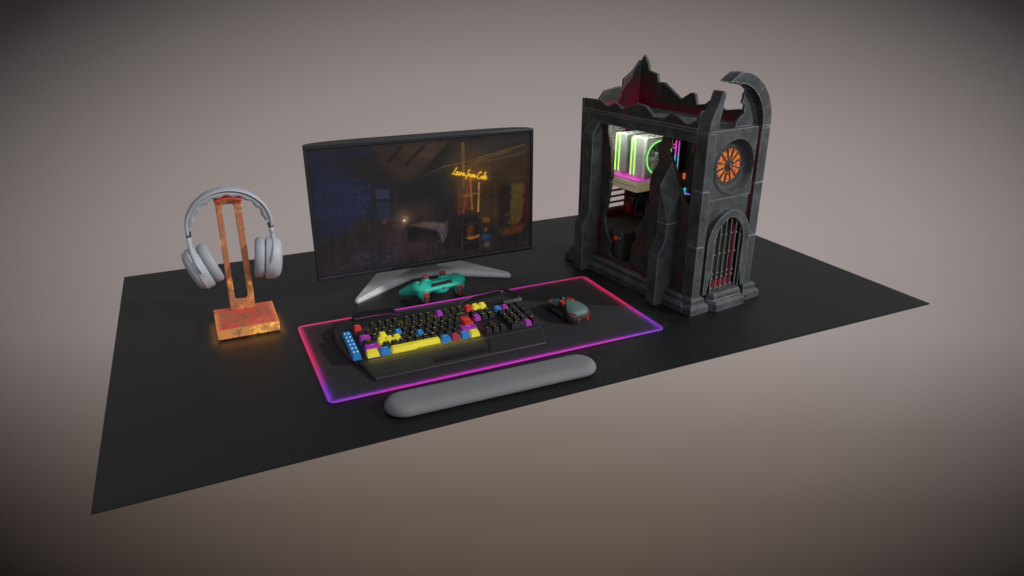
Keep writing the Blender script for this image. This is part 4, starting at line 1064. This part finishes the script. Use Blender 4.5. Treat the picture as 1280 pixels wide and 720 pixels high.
for va, vb in ((.2762,.2992),(.3366,.3602)): sp_.box((.0712,va,Z0+.001),(.0738,vb,Z1))
sp_.build('side_cover', mat('cover_light_grey',(.50,.50,.49),.45,var=.08), cool, bevel=.0008)

# memory sticks and small lamps
for i, v in enumerate((.2700,.2590)):
    st = MB().box((.1830,v-.003,.2750),(.2050,v+.003,.3540)).build('memory_stick', M_blackmat, tw, bevel=.0008)
    m, n, p = base_mat('memory_light')
    tc = n.node('ShaderNodeTexCoord').outputs['Object']; sx = n.node('ShaderNodeSeparateXYZ'); n.link(tc, sx.inputs[0])
    mr = n.node('ShaderNodeMapRange'); n.link(sx.outputs[2], mr.inputs[0]); mr.inputs[1].default_value = .27; mr.inputs[2].default_value = .348
    n.link(n.ramp(mr.outputs[0], [(0,(.02,.6,.55)),(.5,(.03,.45,.6)),(.62,(.5,.05,.6)),(1,(.75,.04,.5))]), p.inputs['Emission Color']); p.inputs['Emission Strength'].default_value = 1.0 if i == 0 else .5
    MB().box((.1812,v-.0016,.2760),(.1828,v+.0016,.3530)).build('light_bar', m, st)
M_or = glow('orange_lamp', (1,.22,.06), .9); M_pk = glow('pink_lamp', (.8,.06,.4), .9); M_cy = glow('cyan_lamp', (.04,.5,.55), .8); M_vi = glow('violet_lamp', (.35,.12,.9), 1.0)
def lamp(v, z, m, r=.0022, dv=0, dz=0): MB().box((.1995,v-r-dv,z-r-dz),(.2049,v+r+dv,z+r+dz)).build('status_lamp', m, tw, bevel=.0005)
for z in (.3340,.3255,.3165): lamp(.2720, z, M_or)
for z in (.3360,.3270): lamp(.2960, z, M_pk, .0018)
for z in (.2655,.2600,.2545): lamp(.2515, z, M_or, .0012, .0012)
lamp(.2480,.2260,M_cy,.0008,.006); lamp(.2440,.2180,M_cy,.0008,0,.012); lamp(.2400,.2155,M_vi,.0009,.011); lamp(.228,.335,mat('lamp_rose',(.35,.05,.08),.5),.004,.0,.005)
fr_ = MB(); fr_.box((.0390,.0560,.040),(.0460,.0640,.405)); fr_.box((.150,.060,.060),(.200,.075,.390)); fr_.box((.0388,.0660,.2750),(.0430,.0700,.400)); fr_.build('front_fan_frame', M_blackmat, tw, bevel=.001)
# unseen strip added under the roof tray to brighten the interior
MB().box((.0400,.215,.4085),(.0540,.400,.4118)).build('case_fill_light', glow('case_fill_white', (.9,1,.86), 24.0), tw)

# ------------------------------------------------------------------ camera
cd = bpy.data.cameras.new('camera'); cam = bpy.data.objects.new('camera', cd); COL.objects.link(cam)
yaw, pitch = math.radians(24.9058), math.radians(22.3182)
fwd = Vector((math.sin(yaw)*math.cos(pitch), math.cos(yaw)*math.cos(pitch), -math.sin(pitch)))
rgt = Vector((math.cos(yaw), -math.sin(yaw), 0)); upc = rgt.cross(fwd)
cam.location = (.21265,-.98636,.68225)
cam.rotation_euler = Matrix((rgt, upc, -fwd)).transposed().to_euler()
cd.sensor_width = 36; cd.lens = 36*869.1/1280; cd.clip_start = .02; cd.clip_end = 200
S.camera = cam

# ------------------------------------------------------------------ world: soft taupe studio
wd = bpy.data.worlds.new('World'); S.world = wd; wd.use_nodes = True
n = NT(wd); bg = wd.node_tree.nodes['Background']
tc = n.node('ShaderNodeTexCoord').outputs['Generated']
def dot(v):
    x = n.node('ShaderNodeVectorMath', operation='DOT_PRODUCT'); n.link(tc, x.inputs[0]); x.inputs[1].default_value = v; return x.outputs['Value']
a, b_, c_ = dot((.9070,-.4211,0)), dot((.1599,.3444,.9251)), dot((.3896,.8391,-.3797))
cpos = n.math('MAXIMUM', c_, .12)
X_ = n.math('DIVIDE', n.math('DIVIDE', a, cpos), .736); Y_ = n.math('DIVIDE', n.math('DIVIDE', b_, cpos), .414)
Xs = n.math('SUBTRACT', X_, .025); Ys = n.math('ADD', Y_, .045)
t = n.math('SQRT', n.math('ADD', n.math('MULTIPLY', Xs, Xs), n.math('MULTIPLY', Ys, Ys)))
t = n.math('DIVIDE', t, 1.6, clamp=True)
fall = n.ramp(t, [(0,(1,1,1)),(.34,(.97,.97,.97)),(.50,(.82,.82,.82)),(.625,(.58,.58,.58)),(.75,(.315,.315,.315)),(.86,(.116,.116,.116)),(.885,(.087,.087,.087)),(1,(.055,.055,.055))])
yn = n.math('MULTIPLY_ADD', Y_, .5, .5, clamp=True)
grad = n.ramp(yn, [(0,(.138,.100,.080)),(.12,(.150,.110,.091)),(.25,(.196,.155,.136)),(.42,(.298,.252,.238)),(.60,(.318,.272,.260)),(1,(.308,.266,.254))])
xg = n.math('MULTIPLY_ADD', X_, .10, .985)
colr = n.mix(1.0, grad, fall, 'MULTIPLY')
bw = n.node('ShaderNodeRGBToBW'); n.link(colr, bw.inputs[0]); bwc = n.node('ShaderNodeCombineColor')
for i_, g_i in enumerate((1.15,1.03,1.015)): n.link(n.math('MULTIPLY', bw.outputs[0], g_i), bwc.inputs[i_])
colr = n.mix(n.math('MULTIPLY', n.math('ADD', n.math('ABSOLUTE', X_), n.math('MULTIPLY', X_, .25)), .40, clamp=True), colr, bwc.outputs[0])
vm = n.node('ShaderNodeVectorMath', operation='SCALE'); n.link(colr, vm.inputs[0]); n.link(xg, vm.inputs['Scale'])
mr = n.node('ShaderNodeMapRange'); n.link(c_, mr.inputs[0]); mr.inputs[1].default_value = .62; mr.inputs[2].default_value = .05; mr.interpolation_type = 'SMOOTHSTEP'
amb = n.ramp(n.math('MULTIPLY_ADD', dot((0,0,1)), .5, .5), [(0,(.10,.075,.06)),(.5,(.19,.176,.172)),(.62,(.30,.288,.284)),(.74,(.16,.158,.16)),(1,(.07,.073,.08))])
up_ = n.node('ShaderNodeMapRange', interpolation_type='SMOOTHSTEP'); n.link(dot((0,0,1)), up_.inputs[0]); up_.inputs[1].default_value = .015; up_.inputs[2].default_value = .22
mx_ = n.math('MAXIMUM', mr.outputs[0], up_.outputs[0])
n.link(n.mix(mx_, vm.outputs[0], amb), bg.inputs[0]); bg.inputs[1].default_value = 1.09

# ------------------------------------------------------------------ lamps
def spot_dir(az, el): return Vector((az[0]*math.cos(el), az[1]*math.cos(el), math.sin(el)))
def area(name, loc, target, size, watts, col):
    l = bpy.data.lights.new(name, 'AREA'); l.shape = 'DISK'; l.size = size; l.energy = watts; l.color = col
    o = bpy.data.objects.new(name, l); COL.objects.link(o); o.location = loc
    o.rotation_euler = (Vector(target)-Vector(loc)).to_track_quat('-Z','Y').to_euler(); return o
T = Vector((1.1,.4,.1))
area('key_lamp', T+Vector((.823,-.568,0))*.883*9+Vector((0,0,.47*9)), T, .35, 470, (1,.98,.95))
area('fill_lamp', (2.2,-5.5,5.0), (.7,.5,0), 3.0, 130, (.86,.92,1))

S.view_settings.view_transform = 'Standard'; S.view_settings.look = 'None'
S.view_settings.exposure = 0; S.view_settings.gamma = 1
